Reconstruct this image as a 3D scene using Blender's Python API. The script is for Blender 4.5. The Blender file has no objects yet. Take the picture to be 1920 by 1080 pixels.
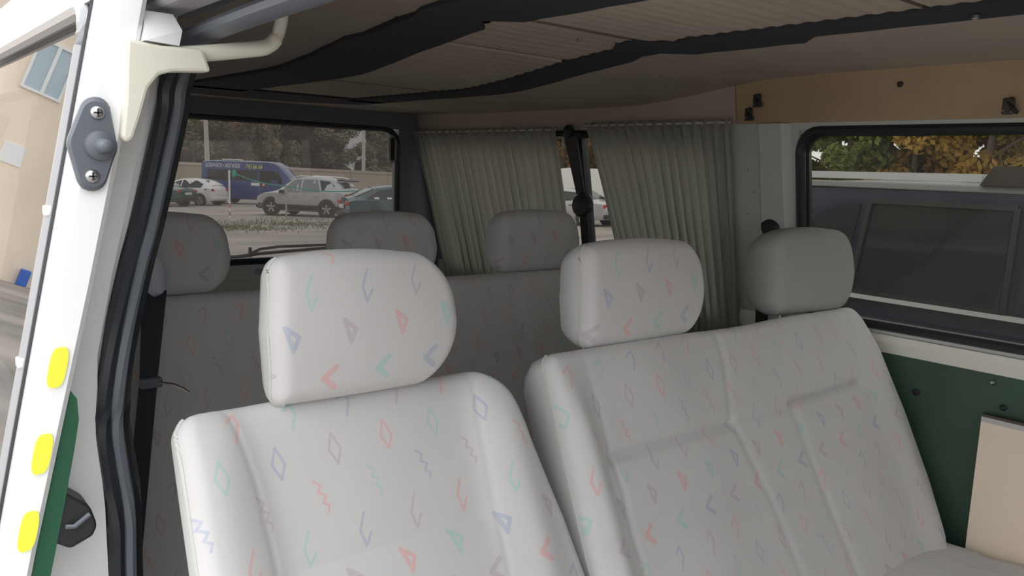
import bpy, bmesh, math, random
from mathutils import Vector, Matrix
random.seed(7)
scn = bpy.context.scene
COL = scn.collection

# ------------------------------------------------------------------ camera
# metric world: X towards the driver's side of the van, Y towards the van's tail, Z up from the ground
cam_data = bpy.data.cameras.new('camera')
cam = bpy.data.objects.new('camera', cam_data); COL.objects.link(cam)
cam_data.sensor_width = 36.0
cam_data.lens = 36.0 * 1516.55 / 1920.0
cam_data.clip_start = 0.02; cam_data.clip_end = 1000
xa = Vector((0.7702, -0.6367, 0.0360)).normalized()      # camera right in world
za = Vector((-0.6346, -0.7588, 0.1460)).normalized()     # camera back in world
ya = za.cross(xa).normalized(); xa = ya.cross(za).normalized()
cam.matrix_world = Matrix(((xa.x, ya.x, za.x, 0.0), (xa.y, ya.y, za.y, 0.0), (xa.z, ya.z, za.z, 1.6), (0, 0, 0, 1)))
scn.camera = cam

# ------------------------------------------------------------------ overcast sky
world = bpy.data.worlds.new('overcast_sky'); scn.world = world; world.use_nodes = True
wn = world.node_tree; wn.nodes.clear()
w_out = wn.nodes.new('ShaderNodeOutputWorld'); w_bg = wn.nodes.new('ShaderNodeBackground')
w_tc = wn.nodes.new('ShaderNodeTexCoord'); w_sep = wn.nodes.new('ShaderNodeSeparateXYZ')
w_ramp = wn.nodes.new('ShaderNodeValToRGB')
w_ramp.color_ramp.elements[0].position = 0.0; w_ramp.color_ramp.elements[0].color = (0.84, 0.85, 0.86, 1)
w_ramp.color_ramp.elements[1].position = 1.0; w_ramp.color_ramp.elements[1].color = (1.0, 1.01, 1.03, 1)
wn.links.new(w_tc.outputs['Generated'], w_sep.inputs[0]); wn.links.new(w_sep.outputs['Z'], w_ramp.inputs[0])
wn.links.new(w_ramp.outputs[0], w_bg.inputs['Color']); wn.links.new(w_bg.outputs[0], w_out.inputs[0])
w_bg.inputs['Strength'].default_value = 2.75
scn.view_settings.view_transform = 'Standard'; scn.view_settings.look = 'None'
scn.view_settings.gamma = 1.0; scn.view_settings.use_curve_mapping = False
scn.view_settings.exposure = 0.0
scn.cycles.max_bounces = 10; scn.cycles.diffuse_bounces = 5; scn.cycles.transparent_max_bounces = 16

# ------------------------------------------------------------------ materials
class NT:
    def __init__(s, name):
        s.m = bpy.data.materials.new(name); s.m.use_nodes = True
        s.t = s.m.node_tree; s.t.nodes.clear()
        s.out = s.t.nodes.new('ShaderNodeOutputMaterial')
    def n(s, kind, **kw):
        o = s.t.nodes.new('ShaderNode' + kind)
        for k, v in kw.items(): setattr(o, k, v)
        return o
    def l(s, a, b): s.t.links.new(a, b)
    def put(s, sock, v):
        if isinstance(v, (int, float)): sock.default_value = v
        elif isinstance(v, tuple): sock.default_value = v
        else: s.l(v, sock)
    def math(s, op, a, b=None, c=None, clamp=False):
        o = s.n('Math', operation=op, use_clamp=clamp)
        s.put(o.inputs[0], a)
        if b is not None: s.put(o.inputs[1], b)
        if c is not None: s.put(o.inputs[2], c)
        return o.outputs[0]
    def vm(s, op, a, b=None):
        o = s.n('VectorMath', operation=op)
        s.put(o.inputs[0], a)
        if b is not None: s.put(o.inputs[1], b)
        return o
    def mix(s, f, a, b):
        o = s.n('MixRGB'); s.put(o.inputs[0], f); s.put(o.inputs[1], a); s.put(o.inputs[2], b)
        return o.outputs[0]

def rgb(c): return (c[0], c[1], c[2], 1.0)

def mat(name, col, rough=0.6, metal=0.0, var=0.0, scale=8.0, bump=0.0, bscale=200.0, coat=0.0, hue=0.0, spec=0.5):
    t = NT(name); p = t.n('BsdfPrincipled')
    p.inputs['Roughness'].default_value = rough; p.inputs['Metallic'].default_value = metal
    p.inputs['Coat Weight'].default_value = coat; p.inputs['Specular IOR Level'].default_value = spec
    c = rgb(col)
    tc = t.n('TexCoord')
    if var > 0:
        nz = t.n('TexNoise'); nz.inputs['Scale'].default_value = scale; nz.inputs['Detail'].default_value = 4
        t.l(tc.outputs['Object'], nz.inputs['Vector'])
        r = t.n('ValToRGB'); e = r.color_ramp.elements
        e[0].position = .3; e[0].color = rgb([x * (1 - var) for x in col]); e[1].position = .7; e[1].color = rgb([min(1, x * (1 + var)) for x in col])
        t.l(nz.outputs['Fac'], r.inputs[0]); c = r.outputs[0]
    if hue > 0:
        oi = t.n('ObjectInfo'); hs = t.n('HueSaturation')
        t.put(hs.inputs['Hue'], t.math('ADD', t.math('MULTIPLY', oi.outputs['Random'], hue), .5 - hue / 2))
        t.put(hs.inputs['Value'], t.math('ADD', t.math('MULTIPLY', oi.outputs['Random'], .5), .75))
        t.put(hs.inputs['Color'], c); c = hs.outputs[0]
    t.put(p.inputs['Base Color'], c)
    if bump > 0:
        nb = t.n('TexNoise'); nb.inputs['Scale'].default_value = bscale; nb.inputs['Detail'].default_value = 2
        t.l(tc.outputs['Object'], nb.inputs['Vector'])
        b = t.n('Bump'); b.inputs['Strength'].default_value = bump; b.inputs['Distance'].default_value = .002
        t.l(nb.outputs['Fac'], b.inputs['Height']); t.l(b.outputs[0], p.inputs['Normal'])
    t.l(p.outputs[0], t.out.inputs[0])
    return t.m

def glass_mat(name, tint, dust=0.05, dustcol=(.5, .48, .45), ior=1.5, rough=0.0):
    t = NT(name)
    tr = t.n('BsdfTransparent'); tr.inputs[0].default_value = rgb(tint)
    tl = t.n('BsdfTranslucent'); tl.inputs[0].default_value = rgb(dustcol)
    m1 = t.n('MixShader'); m1.inputs[0].default_value = dust
    t.l(tr.outputs[0], m1.inputs[1]); t.l(tl.outputs[0], m1.inputs[2])
    gl = t.n('BsdfGlossy'); gl.inputs['Roughness'].default_value = rough
    fr = t.n('Fresnel'); fr.inputs[0].default_value = ior
    geo = t.n('NewGeometry')
    # same reflectance from both sides of the thin sheet
    fr_back = t.n('Fresnel'); fr_back.inputs[0].default_value = 1.0 / ior
    fm = t.n('Mix'); t.l(geo.outputs['Backfacing'], fm.inputs[0]); t.l(fr.outputs[0], fm.inputs[2]); t.l(fr_back.outputs[0], fm.inputs[3])
    m2 = t.n('MixShader'); t.l(fm.outputs[0], m2.inputs[0]); t.l(m1.outputs[0], m2.inputs[1]); t.l(gl.outputs[0], m2.inputs[2])
    t.l(m2.outputs[0], t.out.inputs[0])
    return t.m

def fabric_mat():
    """pale woven velour printed with rows of small memphis-style outline motifs (flat print)"""
    t = NT('printed_fabric')
    tc = t.n('TexCoord'); sp = t.n('SeparateXYZ'); t.l(tc.outputs['Object'], sp.inputs[0])
    nzw = t.n('TexNoise'); nzw.inputs['Scale'].default_value = 900; t.l(tc.outputs['Object'], nzw.inputs['Vector'])
    PX, PZ = .079, .056
    x = sp.outputs['X']; z = sp.outputs['Z']
    z1 = t.math('DIVIDE', t.math('ADD', t.math('ADD', z, t.math('MULTIPLY', x, -.06)), 3.012), PZ)
    row = t.math('FLOOR', z1); lz = t.math('MULTIPLY', t.math('SUBTRACT', t.math('SUBTRACT', z1, row), .5), PZ)
    x1 = t.math('DIVIDE', t.math('ADD', t.math('ADD', x, t.math('MULTIPLY', row, -.030)), 6.0), PX)
    colm = t.math('FLOOR', x1); lx = t.math('MULTIPLY', t.math('SUBTRACT', t.math('SUBTRACT', x1, colm), .5), PX)
    cb = t.n('CombineXYZ'); t.l(lx, cb.inputs[0]); t.l(lz, cb.inputs[1]); P = cb.outputs[0]
    jit = t.n('VectorMath', operation='SCALE'); t.l(nzw.outputs['Color'], jit.inputs[0]); jit.inputs['Scale'].default_value = .002
    P = t.vm('ADD', P, jit.outputs[0]).outputs[0]
    def seg(a, b):
        a = (a[0], a[1], .001); b = (b[0], b[1], .001)
        ba = (b[0] - a[0], b[1] - a[1], 0); L = ba[0] ** 2 + ba[1] ** 2
        pa = t.vm('SUBTRACT', P, a).outputs[0]
        h = t.math('MULTIPLY', t.vm('DOT_PRODUCT', pa, ba).outputs['Value'], 1 / L, clamp=True)
        s = t.n('VectorMath', operation='SCALE'); s.inputs[0].default_value = ba; t.l(h, s.inputs['Scale'])
        return t.vm('LENGTH', t.vm('SUBTRACT', pa, s.outputs[0]).outputs[0]).outputs['Value']
    def poly(pts, w):
        d = None
        for a, b in zip(pts, pts[1:]):
            q = seg(a, b); d = q if d is None else t.math('MINIMUM', d, q)
        return t.math('SUBTRACT', d, w)
    S = .74
    def sc(pts): return [(a * S * .001, b * S * .001) for a, b in pts]
    shapes = [
        poly(sc([(-13, 31), (0, 20), (-7, 10), (6, 2), (-1, -9), (9, -16), (5, -27)]), .0016),          # zigzag
        poly(sc([(-2, 28), (11, -2), (1, -27), (-12, 0), (-2, 28)]), .0017),                                       # diamond
        poly(sc([(-11, 12), (6, 24), (9, 2), (-3, -24)]), .0021),                                     # hook
        poly(sc([(13, 15), (-10, -2), (10, -20)]), .0042),                                            # chevron
        poly(sc([(-10, 22), (12, 3), (2, -20), (-10, 22)]), .0030),                                   # triangle
        poly(sc([(3, 29), (-10, 1), (-4, -28), (9, -8)]), .0019),                                     # open hook
    ]
    kind = t.math('FLOORED_MODULO', t.math('ADD', row, 3.0), 6.0)
    cover = None
    for i, d in enumerate(shapes):
        ink = t.math('SUBTRACT', .5, t.math('MULTIPLY', d, 900.0), clamp=True)
        pick = t.math('COMPARE', kind, float(i), .1)
        v = t.math('MULTIPLY', ink, pick)
        cover = v if cover is None else t.math('MAXIMUM', cover, v)
    cyc = t.math('FLOORED_MODULO', t.math('ADD', colm, t.math('MULTIPLY', row, 3.0)), 4.0)
    rm = t.n('ValToRGB'); rm.color_ramp.interpolation = 'CONSTANT'
    els = rm.color_ramp.elements
    cols = [(.72, .27, .25), (.25, .55, .50), (.26, .32, .50), (.42, .31, .39)]
    els[0].position = 0; els[0].color = rgb(cols[0]); els[1].position = .25; els[1].color = rgb(cols[1])
    for q in (2, 3):
        e = els.new(q * .25); e.color = rgb(cols[q])
    t.l(t.math('ADD', t.math('MULTIPLY', cyc, .25), .1), rm.inputs[0])
    big = t.n('TexNoise'); big.inputs['Scale'].default_value = 7; big.inputs['Detail'].default_value = 3; t.l(tc.outputs['Object'], big.inputs['Vector'])
    base = t.mix(big.outputs['Fac'], (.535, .525, .525, 1), (.61, .598, .59, 1))
    hatch = t.n('TexNoise'); hatch.inputs['Scale'].default_value = 420; t.l(tc.outputs['Object'], hatch.inputs['Vector'])
    amt = t.math('MULTIPLY', cover, t.math('ADD', .20, t.math('MULTIPLY', hatch.outputs['Fac'], .46)))
    c = t.mix(amt, base, rm.outputs[0])
    p = t.n('BsdfPrincipled'); p.inputs['Roughness'].default_value = .95; p.inputs['Specular IOR Level'].default_value = .15
    p.inputs['Sheen Weight'].default_value = .25; p.inputs['Sheen Roughness'].default_value = .5
    t.l(c, p.inputs['Base Color'])
    b = t.n('Bump'); b.inputs['Strength'].default_value = .12; b.inputs['Distance'].default_value = .001
    t.l(nzw.outputs['Fac'], b.inputs['Height']); t.l(b.outputs[0], p.inputs['Normal'])
    t.l(p.outputs[0], t.out.inputs[0])
    return t.m

def curtain_mat():
    t = NT('curtain_cloth')
    d = t.n('BsdfDiffuse'); d.inputs[0].default_value = (.54, .545, .50, 1)
    tl = t.n('BsdfTranslucent'); tl.inputs[0].default_value = (.70, .70, .65, 1)
    m = t.n('MixShader'); m.inputs[0].default_value = .55
    t.l(d.outputs[0], m.inputs[1]); t.l(tl.outputs[0], m.inputs[2]); t.l(m.outputs[0], t.out.inputs[0])
    return t.m

def ground_mat():
    t = NT('lot_ground')
    tc = t.n('TexCoord'); nz = t.n('TexNoise'); nz.inputs['Scale'].default_value = .35; nz.inputs['Detail'].default_value = 8
    mp = t.n('Mapping'); mp.inputs['Scale'].default_value = (.5, 1.6, 1)
    t.l(tc.outputs['Object'], mp.inputs[0]); t.l(mp.outputs[0], nz.inputs['Vector'])
    r = t.n('ValToRGB'); e = r.color_ramp.elements
    e[0].position = .32; e[0].color = (.23, .205, .185, 1); e[1].position = .68; e[1].color = (.46, .41, .37, 1)
    t.l(nz.outputs['Fac'], r.inputs[0])
    p = t.n('BsdfPrincipled'); p.inputs['Roughness'].default_value = .9; t.l(r.outputs[0], p.inputs['Base Color'])
    t.l(p.outputs[0], t.out.inputs[0]); return t.m

M = dict(
    fabric=fabric_mat(),
    plain=mat('plain_fabric', (.58, .58, .575), .95, bump=.15, bscale=900, spec=.15),
    cover=mat('grey_headrest_cover', (.35, .36, .34), .95, bump=.15, bscale=900, spec=.15),
    piping=mat('seat_piping', (.52, .52, .50), .7),
    shell=mat('seat_shell', (.12, .12, .125), .7),
    white=mat('white_paint', (.90, .905, .91), .22, coat=.6),
    steel=mat('painted_steel', (.58, .61, .58), .35, var=.05, scale=3),
    rail=mat('belt_rail_paint', (.80, .79, .70), .4),
    dark=mat('dark_trim', (.19, .205, .24), .75, bump=.2, bscale=300),
    rubber=mat('black_rubber', (.022, .026, .032), .38),
    blackp=mat('black_plastic', (.02, .02, .022), .45),
    greyp=mat('grey_plastic', (.13, .145, .17), .4),
    felt=mat('dark_felt_strip', (.036, .038, .047), .95, bump=.4, bscale=250),
    headliner=mat('headliner_panel', (.47, .40, .33), .8, var=.06, scale=5, bump=.1, bscale=400),
    sidepanel=mat('hardboard_panel', (.46, .345, .22), .75, var=.07, scale=6, bump=.1, bscale=300),
    ceiling=mat('roof_lining', (.33, .28, .24), .85, var=.06, scale=4),
    green=mat('green_panel', (.045, .090, .062), .6, var=.12, scale=6),
    dgreen=mat('door_card_green', (.014, .095, .045), .6, var=.1, scale=6),
    cream=mat('cream_paint', (.78, .76, .66), .35),
    board=mat('cream_board', (.88, .74, .60), .55, var=.03, scale=4),
    metal=mat('zinc_metal', (.55, .56, .56), .32, 1.0),
    chrome=mat('chrome_trim', (.85, .85, .86), .16, 1.0),
    dkmetal=mat('tarnished_metal', (.12, .10, .085), .4, .8),
    trimgrey=mat('grey_weatherstrip', (.38, .38, .39), .35),
    yellow=mat('yellow_reflector', (.97, .95, .08), .4),
    curtain=curtain_mat(),
    palecap=mat('pale_plastic', (.55, .60, .68), .4),
    ground=ground_mat(),
    concrete=mat('beige_concrete', (.47, .415, .34), .9, var=.08, scale=.6),
    concrete2=mat('pale_concrete', (.58, .52, .45), .9),
    stucco=mat('beige_stucco', (.90, .77, .62), .9, var=.06, scale=.4),
    bwhite=mat('white_render', (.70, .70, .68), .8),
    winframe=mat('white_window_frame', (.85, .86, .86), .4),
    bglass=mat('blue_grey_window_glass', (.46, .57, .62), .1),
    floorm=mat('van_floor_mat', (.06, .06, .06), .9),
    bark=mat('bark', (.16, .13, .105), .9, var=.2, scale=5),
    leafbrown=mat('brown_foliage', (.19, .155, .10), .9, var=.35, scale=.5, hue=.05),
    leafautumn=mat('autumn_foliage', (.42, .27, .055), .9, var=.35, scale=.6, hue=.05),
    leafgreen=mat('green_foliage', (.19, .24, .05), .9, var=.35, scale=.6, hue=.05),
    grass=mat('grass_blades', (.19, .19, .10), .9),
    polem=mat('pole_concrete', (.52, .49, .45), .85),
    postw=mat('post_white', (.75, .74, .70), .6), postr=mat('post_red', (.55, .22, .14), .6),
    postd=mat('post_faded', (.38, .34, .31), .7),
    rope=mat('green_rope', (.05, .36, .27), .7),
    tyre=mat('tyre_rubber', (.025, .025, .027), .8), rim=mat('alloy_rim', (.62, .62, .63), .3, .9), rimdark=mat('rim_dark', (.06, .06, .065), .5),
    carwhite=mat('car_white', (.80, .80, .80), .25, coat=.5), carblue=mat('car_blue', (.028, .055, .21), .28, coat=.6),
    carsilver=mat('car_silver', (.46, .46, .48), .3, .35, coat=.5), cargreen=mat('car_green', (.022, .085, .068), .28, coat=.6),
    carteal=mat('car_teal', (.018, .065, .085), .28, coat=.6), carnavy=mat('car_navy', (.018, .028, .055), .3, coat=.15, spec=.3),
    cladding=mat('black_cladding', (.03, .03, .032), .6),
    carglass=mat('car_glass', (.02, .025, .028), .05, spec=.45), lightglass=mat('sky_lit_glass', (.16, .19, .19), .06, spec=.8),
    redlamp=mat('red_lamp', (.42, .03, .02), .25), lamp=mat('clear_lamp', (.6, .6, .6), .15), plate=mat('number_plate', (.72, .72, .70), .5),
    sticker=mat('white_sticker', (.8, .8, .8), .5), orange=mat('orange_sticker', (.85, .33, .12), .5),
    textwhite=mat('white_lettering', (.85, .86, .88), .5), textyellow=mat('yellow_lettering', (.85, .82, .08), .5),
    g_rear=glass_mat('rear_glass', (.21, .205, .20), .06, (.42, .39, .36)),
    g_side=glass_mat('side_glass', (.30, .295, .27), .02, (.5, .46, .4)),
    g_door=glass_mat('door_glass', (.22, .23, .23), .02, ior=2.6),
    g_wind=glass_mat('windscreen_glass', (.62, .64, .63), .02),
    bluebag=mat('blue_plastic', (.05, .15, .6), .5),
)

# ------------------------------------------------------------------ mesh helpers
def link(name, me, m, parent=None, loc=None, rot=None):
    o = bpy.data.objects.new(name, me); COL.objects.link(o)
    if m is not None:
        for mm in (m if isinstance(m, list) else [m]): me.materials.append(mm)
    if parent is not None: o.parent = parent
    if loc is not None: o.location = loc
    if rot is not None: o.rotation_euler = rot
    return o

class MB:
    def __init__(s): s.v = []; s.f = []; s.mi = []
    def add(s, v, f, mi=0):
        k = len(s.v); s.v += [tuple(p) for p in v]; s.f += [tuple(i + k for i in q) for q in f]; s.mi += [mi] * len(f); return s
    def box(s, x0, x1, y0, y1, z0, z1, bev=0.0, mi=0):
        bm = bmesh.new(); bmesh.ops.create_cube(bm, size=1)
        for p in bm.verts: p.co = Vector(((x0 + x1) / 2 + p.co.x * (x1 - x0), (y0 + y1) / 2 + p.co.y * (y1 - y0), (z0 + z1) / 2 + p.co.z * (z1 - z0)))
        if bev > 0: bmesh.ops.bevel(bm, geom=bm.edges[:], offset=bev, segments=2, affect='EDGES', profile=.5)
        bm.verts.index_update(); s.add([p.co[:] for p in bm.verts], [[p.index for p in f.verts] for f in bm.faces], mi); bm.free(); return s
    def prism(s, A, B, mi=0):
        n = len(A)
        s.add(list(A) + list(B), [tuple(range(n))[::-1], tuple(range(n, 2 * n))] + [(i, (i + 1) % n, n + (i + 1) % n, n + i) for i in range(n)], mi); return s
    def tube(s, pts, r, n=8, closed=False, flat=1.0, mi=0):
        pts = [Vector(p) for p in pts]; N = len(pts); V = []; up = Vector((0.13, .21, .97))
        for i, p in enumerate(pts):
            a = pts[(i - 1) % N] if (closed or i > 0) else p; b = pts[(i + 1) % N] if (closed or i < N - 1) else p
            d = (b - a); d = d.normalized() if d.length > 1e-9 else Vector((0, 0, 1))
            u = d.cross(up)
            if u.length < .05: u = d.cross(Vector((1, 0, 0)))
            u.normalize(); w = d.cross(u)
            rr = r[i] if isinstance(r, (list, tuple)) else r
            for k in range(n):
                t = 2 * math.pi * k / n; V.append(p + u * math.cos(t) * rr + w * math.sin(t) * rr * flat)
        F = [(i * n + k, i * n + (k + 1) % n, ((i + 1) % N) * n + (k + 1) % n, ((i + 1) % N) * n + k) for i in range(N if closed else N - 1) for k in range(n)]
        if not closed: F += [tuple(range(n))[::-1], tuple(range((N - 1) * n, N * n))]
        s.add(V, F, mi); return s
    def lathe(s, prof, c, axis, n=20, mi=0):
        c = Vector(c); a = Vector(axis).normalized(); u = a.orthogonal().normalized(); w = a.cross(u); V = []
        for (r, h) in prof:
            for k in range(n):
                t = 2 * math.pi * k / n; V.append(c + a * h + (u * math.cos(t) + w * math.sin(t)) * r)
        m = len(prof)
        F = [(i * n + k, i * n + (k + 1) % n, (i + 1) * n + (k + 1) % n, (i + 1) * n + k) for i in range(m - 1) for k in range(n)]
        F += [tuple(range(n))[::-1], tuple(range((m - 1) * n, m * n))]
        s.add(V, F, mi); return s
    def build(s, name, m, parent=None, smooth=False, loc=None, rot=None):
        me = bpy.data.meshes.new(name); me.from_pydata(s.v, [], s.f); me.update()
        for p, i in zip(me.polygons, s.mi): p.material_index = i
        bm = bmesh.new(); bm.from_mesh(me); bmesh.ops.recalc_face_normals(bm, faces=bm.faces[:]); bm.to_mesh(me); bm.free()
        o = link(name, me, m, parent, loc, rot)
        if smooth:
            me.polygons.foreach_set('use_smooth', [True] * len(me.polygons))
            try: me.set_sharp_from_angle(angle=math.radians(38))
            except Exception: pass
        return o

def tag(o, label=None, cat=None, group=None, kind=None):
    if label: o['label'] = label
    if cat: o['category'] = cat
    if group: o['group'] = group
    if kind: o['kind'] = kind
    return o
def empty(name, loc=(0, 0, 0), rz=0.0, label=None, cat=None, group=None, kind=None):
    o = bpy.data.objects.new(name, None); COL.objects.link(o); o.location = loc; o.rotation_euler = (0, 0, rz); o.empty_display_size = .1
    return tag(o, label, cat, group, kind)
def copy_tree(o, parent=None):
    c = o.copy(); COL.objects.link(c); c.parent = parent
    for ch in list(o.children): copy_tree(ch, c)
    return c
def smooth_path(pts, n=8):
    P = [Vector(p) for p in pts]; out = []
    for i in range(len(P) - 1):
        p0 = P[max(i - 1, 0)]; p1 = P[i]; p2 = P[i + 1]; p3 = P[min(i + 2, len(P) - 1)]
        for k in range(n):
            t = k / n
            out.append(.5 * ((2 * p1) + (p2 - p0) * t + (2 * p0 - 5 * p1 + 4 * p2 - p3) * t * t + (3 * p1 - p0 - 3 * p2 + p3) * t ** 3))
    out.append(P[-1]); return out
def lerp_tab(tab, z):
    if z <= tab[0][0]: return tab[0][1]
    for (a, va), (b, vb) in zip(tab, tab[1:]):
        if z <= b: return va + (vb - va) * (z - a) / (b - a)
    return tab[-1][1]
def rrect(y0, y1, z0, z1, r, n=6):
    pts = []
    for cy, cz, a0 in ((y1 - r, z1 - r, 0), (y0 + r, z1 - r, 90), (y0 + r, z0 + r, 180), (y1 - r, z0 + r, 270)):
        for k in range(n + 1):
            t = math.radians(a0 + 90 * k / n); pts.append((cy + r * math.cos(t), cz + r * math.sin(t)))
    return pts

# ------------------------------------------------------------------ van shell
def XL(z): return 2.0 - (z - 1.2) * .185 if z > 1.15 else 2.0         # inner face, driver's side
def XR(z): return .205 + .2 * (z - 1.6)                                # outer plane of the open sliding door
def XB(z): return XR(z) + .062                                         # outer skin of the body, kerb side
YF, YT = -1.25, 2.98
def zc(y):                                                             # roof lining height along the van
    if y < 1.12: return 1.862
    if y > 1.75: return 1.806
    t = (y - 1.12) / .63; t = t * t * (3 - 2 * t); return 1.862 - .056 * t

floor = MB().box(.22, 2.05, YF, YT, .50, .56).build('floor', M['floorm']); tag(floor, kind='structure')

# ceiling: curved lining slab
ys = [YF + (YT - YF) * i / 44 for i in range(45)]; V = []; F = []
xs = [.30, .36, .60, 1.1, 1.6, 1.86, 2.0]
for y in ys:
    for x in xs: V.append((x, y, zc(y) - (.02 if x < .34 else 0)))
for y in ys:
    for x in xs: V.append((x, y, 1.95))
nx = len(xs); ny = len(ys); N = nx * ny
for j in range(ny - 1):
    for i in range(nx - 1):
        a = j * nx + i; F += [(a, a + 1, a + nx + 1, a + nx), (N + a, N + a + nx, N + a + nx + 1, N + a + 1)]
    F += [(j * nx, (j + 1) * nx, N + (j + 1) * nx, N + j * nx), (j * nx + nx - 1, N + j * nx + nx - 1, N + (j + 1) * nx + nx - 1, (j + 1) * nx + nx - 1)]
for i in range(nx - 1):
    F += [(i, N + i, N + i + 1, i + 1), ((ny - 1) * nx + i, (ny - 1) * nx + i + 1, N + (ny - 1) * nx + i + 1, N + (ny - 1) * nx + i)]
ceiling = MB().add(V, F).build('ceiling', M['ceiling'], smooth=True); tag(ceiling, kind='structure')
# ribbed centre panels, one object per panel, ribs running across the van
def ribbed(y0, y1, x0, x1, pitch=.034):
    V = []; F = []; n = max(8, int((y1 - y0) / pitch * 10)); xx = [x0 + (x1 - x0) * i / 4 for i in range(5)]
    for j in range(n + 1):
        y = y0 + (y1 - y0) * j / n; w = .0010 * math.cos((y - y0) / pitch * 2 * math.pi)
        for x in xx: V.append((x, y, zc(y) - .008 - w))
    for j in range(n):
        for i in range(4): F.append((j * 5 + i, j * 5 + i + 1, j * 5 + i + 6, j * 5 + i + 5))
    k = len(V); V += [(x0, y0, zc(y0) + .004), (x1, y0, zc(y0) + .004), (x0, y1, zc(y1) + .004), (x1, y1, zc(y1) + .004)]
    F += [(0, 4, k + 1, k), (n * 5, k + 2, k + 3, n * 5 + 4)]
    return MB().add(V, F)
for (y0, y1) in ((-.6, -.02), (-.01, .56), (.57, 1.095), (1.105, 1.332), (1.352, 1.845), (1.855, 2.32)):
    ribbed(y0, y1, .905, 1.265).build('ribbed_panel', M['headliner'], ceiling, smooth=True)
MB().box(.905, 1.265, 1.332, 1.352, zc(1.34) - .004, zc(1.34) + .004).build('panel_joint', M['felt'], ceiling)
# plain side panels of the lining
for (x0, x1, y0, y1, m) in ((1.36, 1.905, -.6, 1.235, 'headliner'), (1.36, 1.905, 1.245, 2.55, 'headliner'), (.42, .76, -.5, 1.24, 'ceiling'), (.42, .76, 1.25, 2.45, 'ceiling')):
    mb = MB(); n = 12; V = []; F = []
    for j in range(n + 1):
        y = y0 + (y1 - y0) * j / n
        V += [(x0, y, zc(y) - .006), (x1, y, zc(y) - .006), (x0, y, zc(y) + .003), (x1, y, zc(y) + .003)]
    for j in range(n):
        a = j * 4; F += [(a, a + 1, a + 5, a + 4), (a, a + 4, a + 6, a + 2), (a + 1, a + 3, a + 7, a + 5)]
    F += [(0, 2, 3, 1), (n * 4, n * 4 + 1, n * 4 + 3, n * 4 + 2)]
    mb.add(V, F).build('lining_panel', M[m], ceiling)
# dark felt strips with ragged edges (two along the van, one across the tail)
def strip(name, left, right, wob=.0025):
    V = []; F = []; n = len(left); rnd = random.Random(3)
    for j, (a, b) in enumerate(zip(left, right)):
        for (x, y) in (a, b):
            x += rnd.uniform(-wob, wob)
            V += [(x, y, zc(y) - .0135), (x, y, zc(y) - .001)]
    for j in range(n - 1):
        a = j * 4; F += [(a, a + 2, a + 6, a + 4), (a, a + 4, a + 5, a + 1), (a + 2, a + 3, a + 7, a + 6), (a + 1, a + 5, a + 7, a + 3)]
    F += [(0, 1, 3, 2), (n * 4 - 4, n * 4 - 2, n * 4 - 1, n * 4 - 3)]
    return MB().add(V, F).build(name, M['felt'], ceiling)
yl = [-.7 + i * .05 for i in range(62)]
strip('felt_strip', [(.745 + (.02 if 1.2 < y < 1.4 else 0), y) for y in yl], [((.925 if y < 1.12 else .872 if y < 1.2 else .92), y) for y in yl])
strip('felt_strip', [((1.24 if y < 1.02 else 1.26 if y < 1.1 else 1.205 if y < 1.2 else 1.25), y) for y in yl], [((1.345 if y < .85 else 1.395 if y < 1.12 else 1.345 if y < 1.22 else 1.37), y) for y in yl])
strip('felt_strip', [(x, 2.29) for x in (.74, .85, .95, 1.05, 1.15, 1.25, 1.37)], [(x, y) for x, y in ((.74, 2.56), (.85, 2.58), (.95, 2.6), (1.05, 2.6), (1.15, 2.59), (1.25, 2.55), (1.37, 2.46))])
MB().lathe([(.006, 0), (.006, .004), (.002, .006)], (1.30, .52, zc(.5) - .016), (0, 0, -1), 10).build('screw', M['metal'], ceiling)
MB().lathe([(.004, 0), (.004, .004), (.002, .005)], (1.12, 1.165, zc(1.16) - .010), (0, 0, -1), 10).build('screw', M['metal'], ceiling)

# driver's side wall
wall_left = empty('wall_left', (0, 0, 0), kind='structure')
def wall_patch(name, y0, y1, z0, z1, m, off=0.0, t=.045, nz=1, parent=wall_left):
    V = []; F = []
    for i in range(nz + 1):
        z = z0 + (z1 - z0) * i / nz
        V += [(XL(z) - off, y0, z), (XL(z) - off, y1, z), (XL(z) + t, y0, z), (XL(z) + t, y1, z)]
    for i in range(nz):
        a = i * 4; F += [(a, a + 1, a + 5, a + 4), (a + 2, a + 6, a + 7, a + 3), (a, a + 4, a + 6, a + 2), (a + 1, a + 3, a + 7, a + 5)]
    F += [(0, 2, 3, 1), (nz * 4, nz * 4 + 1, nz * 4 + 3, nz * 4 + 2)]
    return MB().add(V, F).build(name, m, parent)
WA = (-.35, 1.155, 1.245, 1.722)          # front side window  y0 y1 z0 z1
WB = (1.40, 2.86, 1.20, 1.722)            # rear side window
wall_patch('steel_panel', YF, YT, .50, 1.20, M['steel'], nz=2)
wall_patch('steel_panel', YF, WA[0], 1.20, 1.87, M['steel'])
wall_patch('steel_panel', WA[0], WA[1], 1.20, WA[2], M['steel'])
wall_patch('steel_panel', YF, YT, WA[3], 1.87, M['steel'])
pil = wall_patch('pillar', WA[1], WB[0], 1.20, WA[3], M['steel'])
MB().prism([(XL(1.2) - .022, 1.185, 1.2), (XL(1.2), 1.165, 1.2), (XL(1.2) , 1.275, 1.2), (XL(1.2) - .022, 1.255, 1.2)],
           [(XL(1.74) - .022, 1.195, 1.74), (XL(1.74), 1.18, 1.74), (XL(1.74), 1.275, 1.74), (XL(1.74) - .022, 1.26, 1.74)]).build('pillar_rib', M['steel'], wall_left)
wall_patch('pillar', WB[1], YT, 1.20, WA[3], M['dark'])
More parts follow.
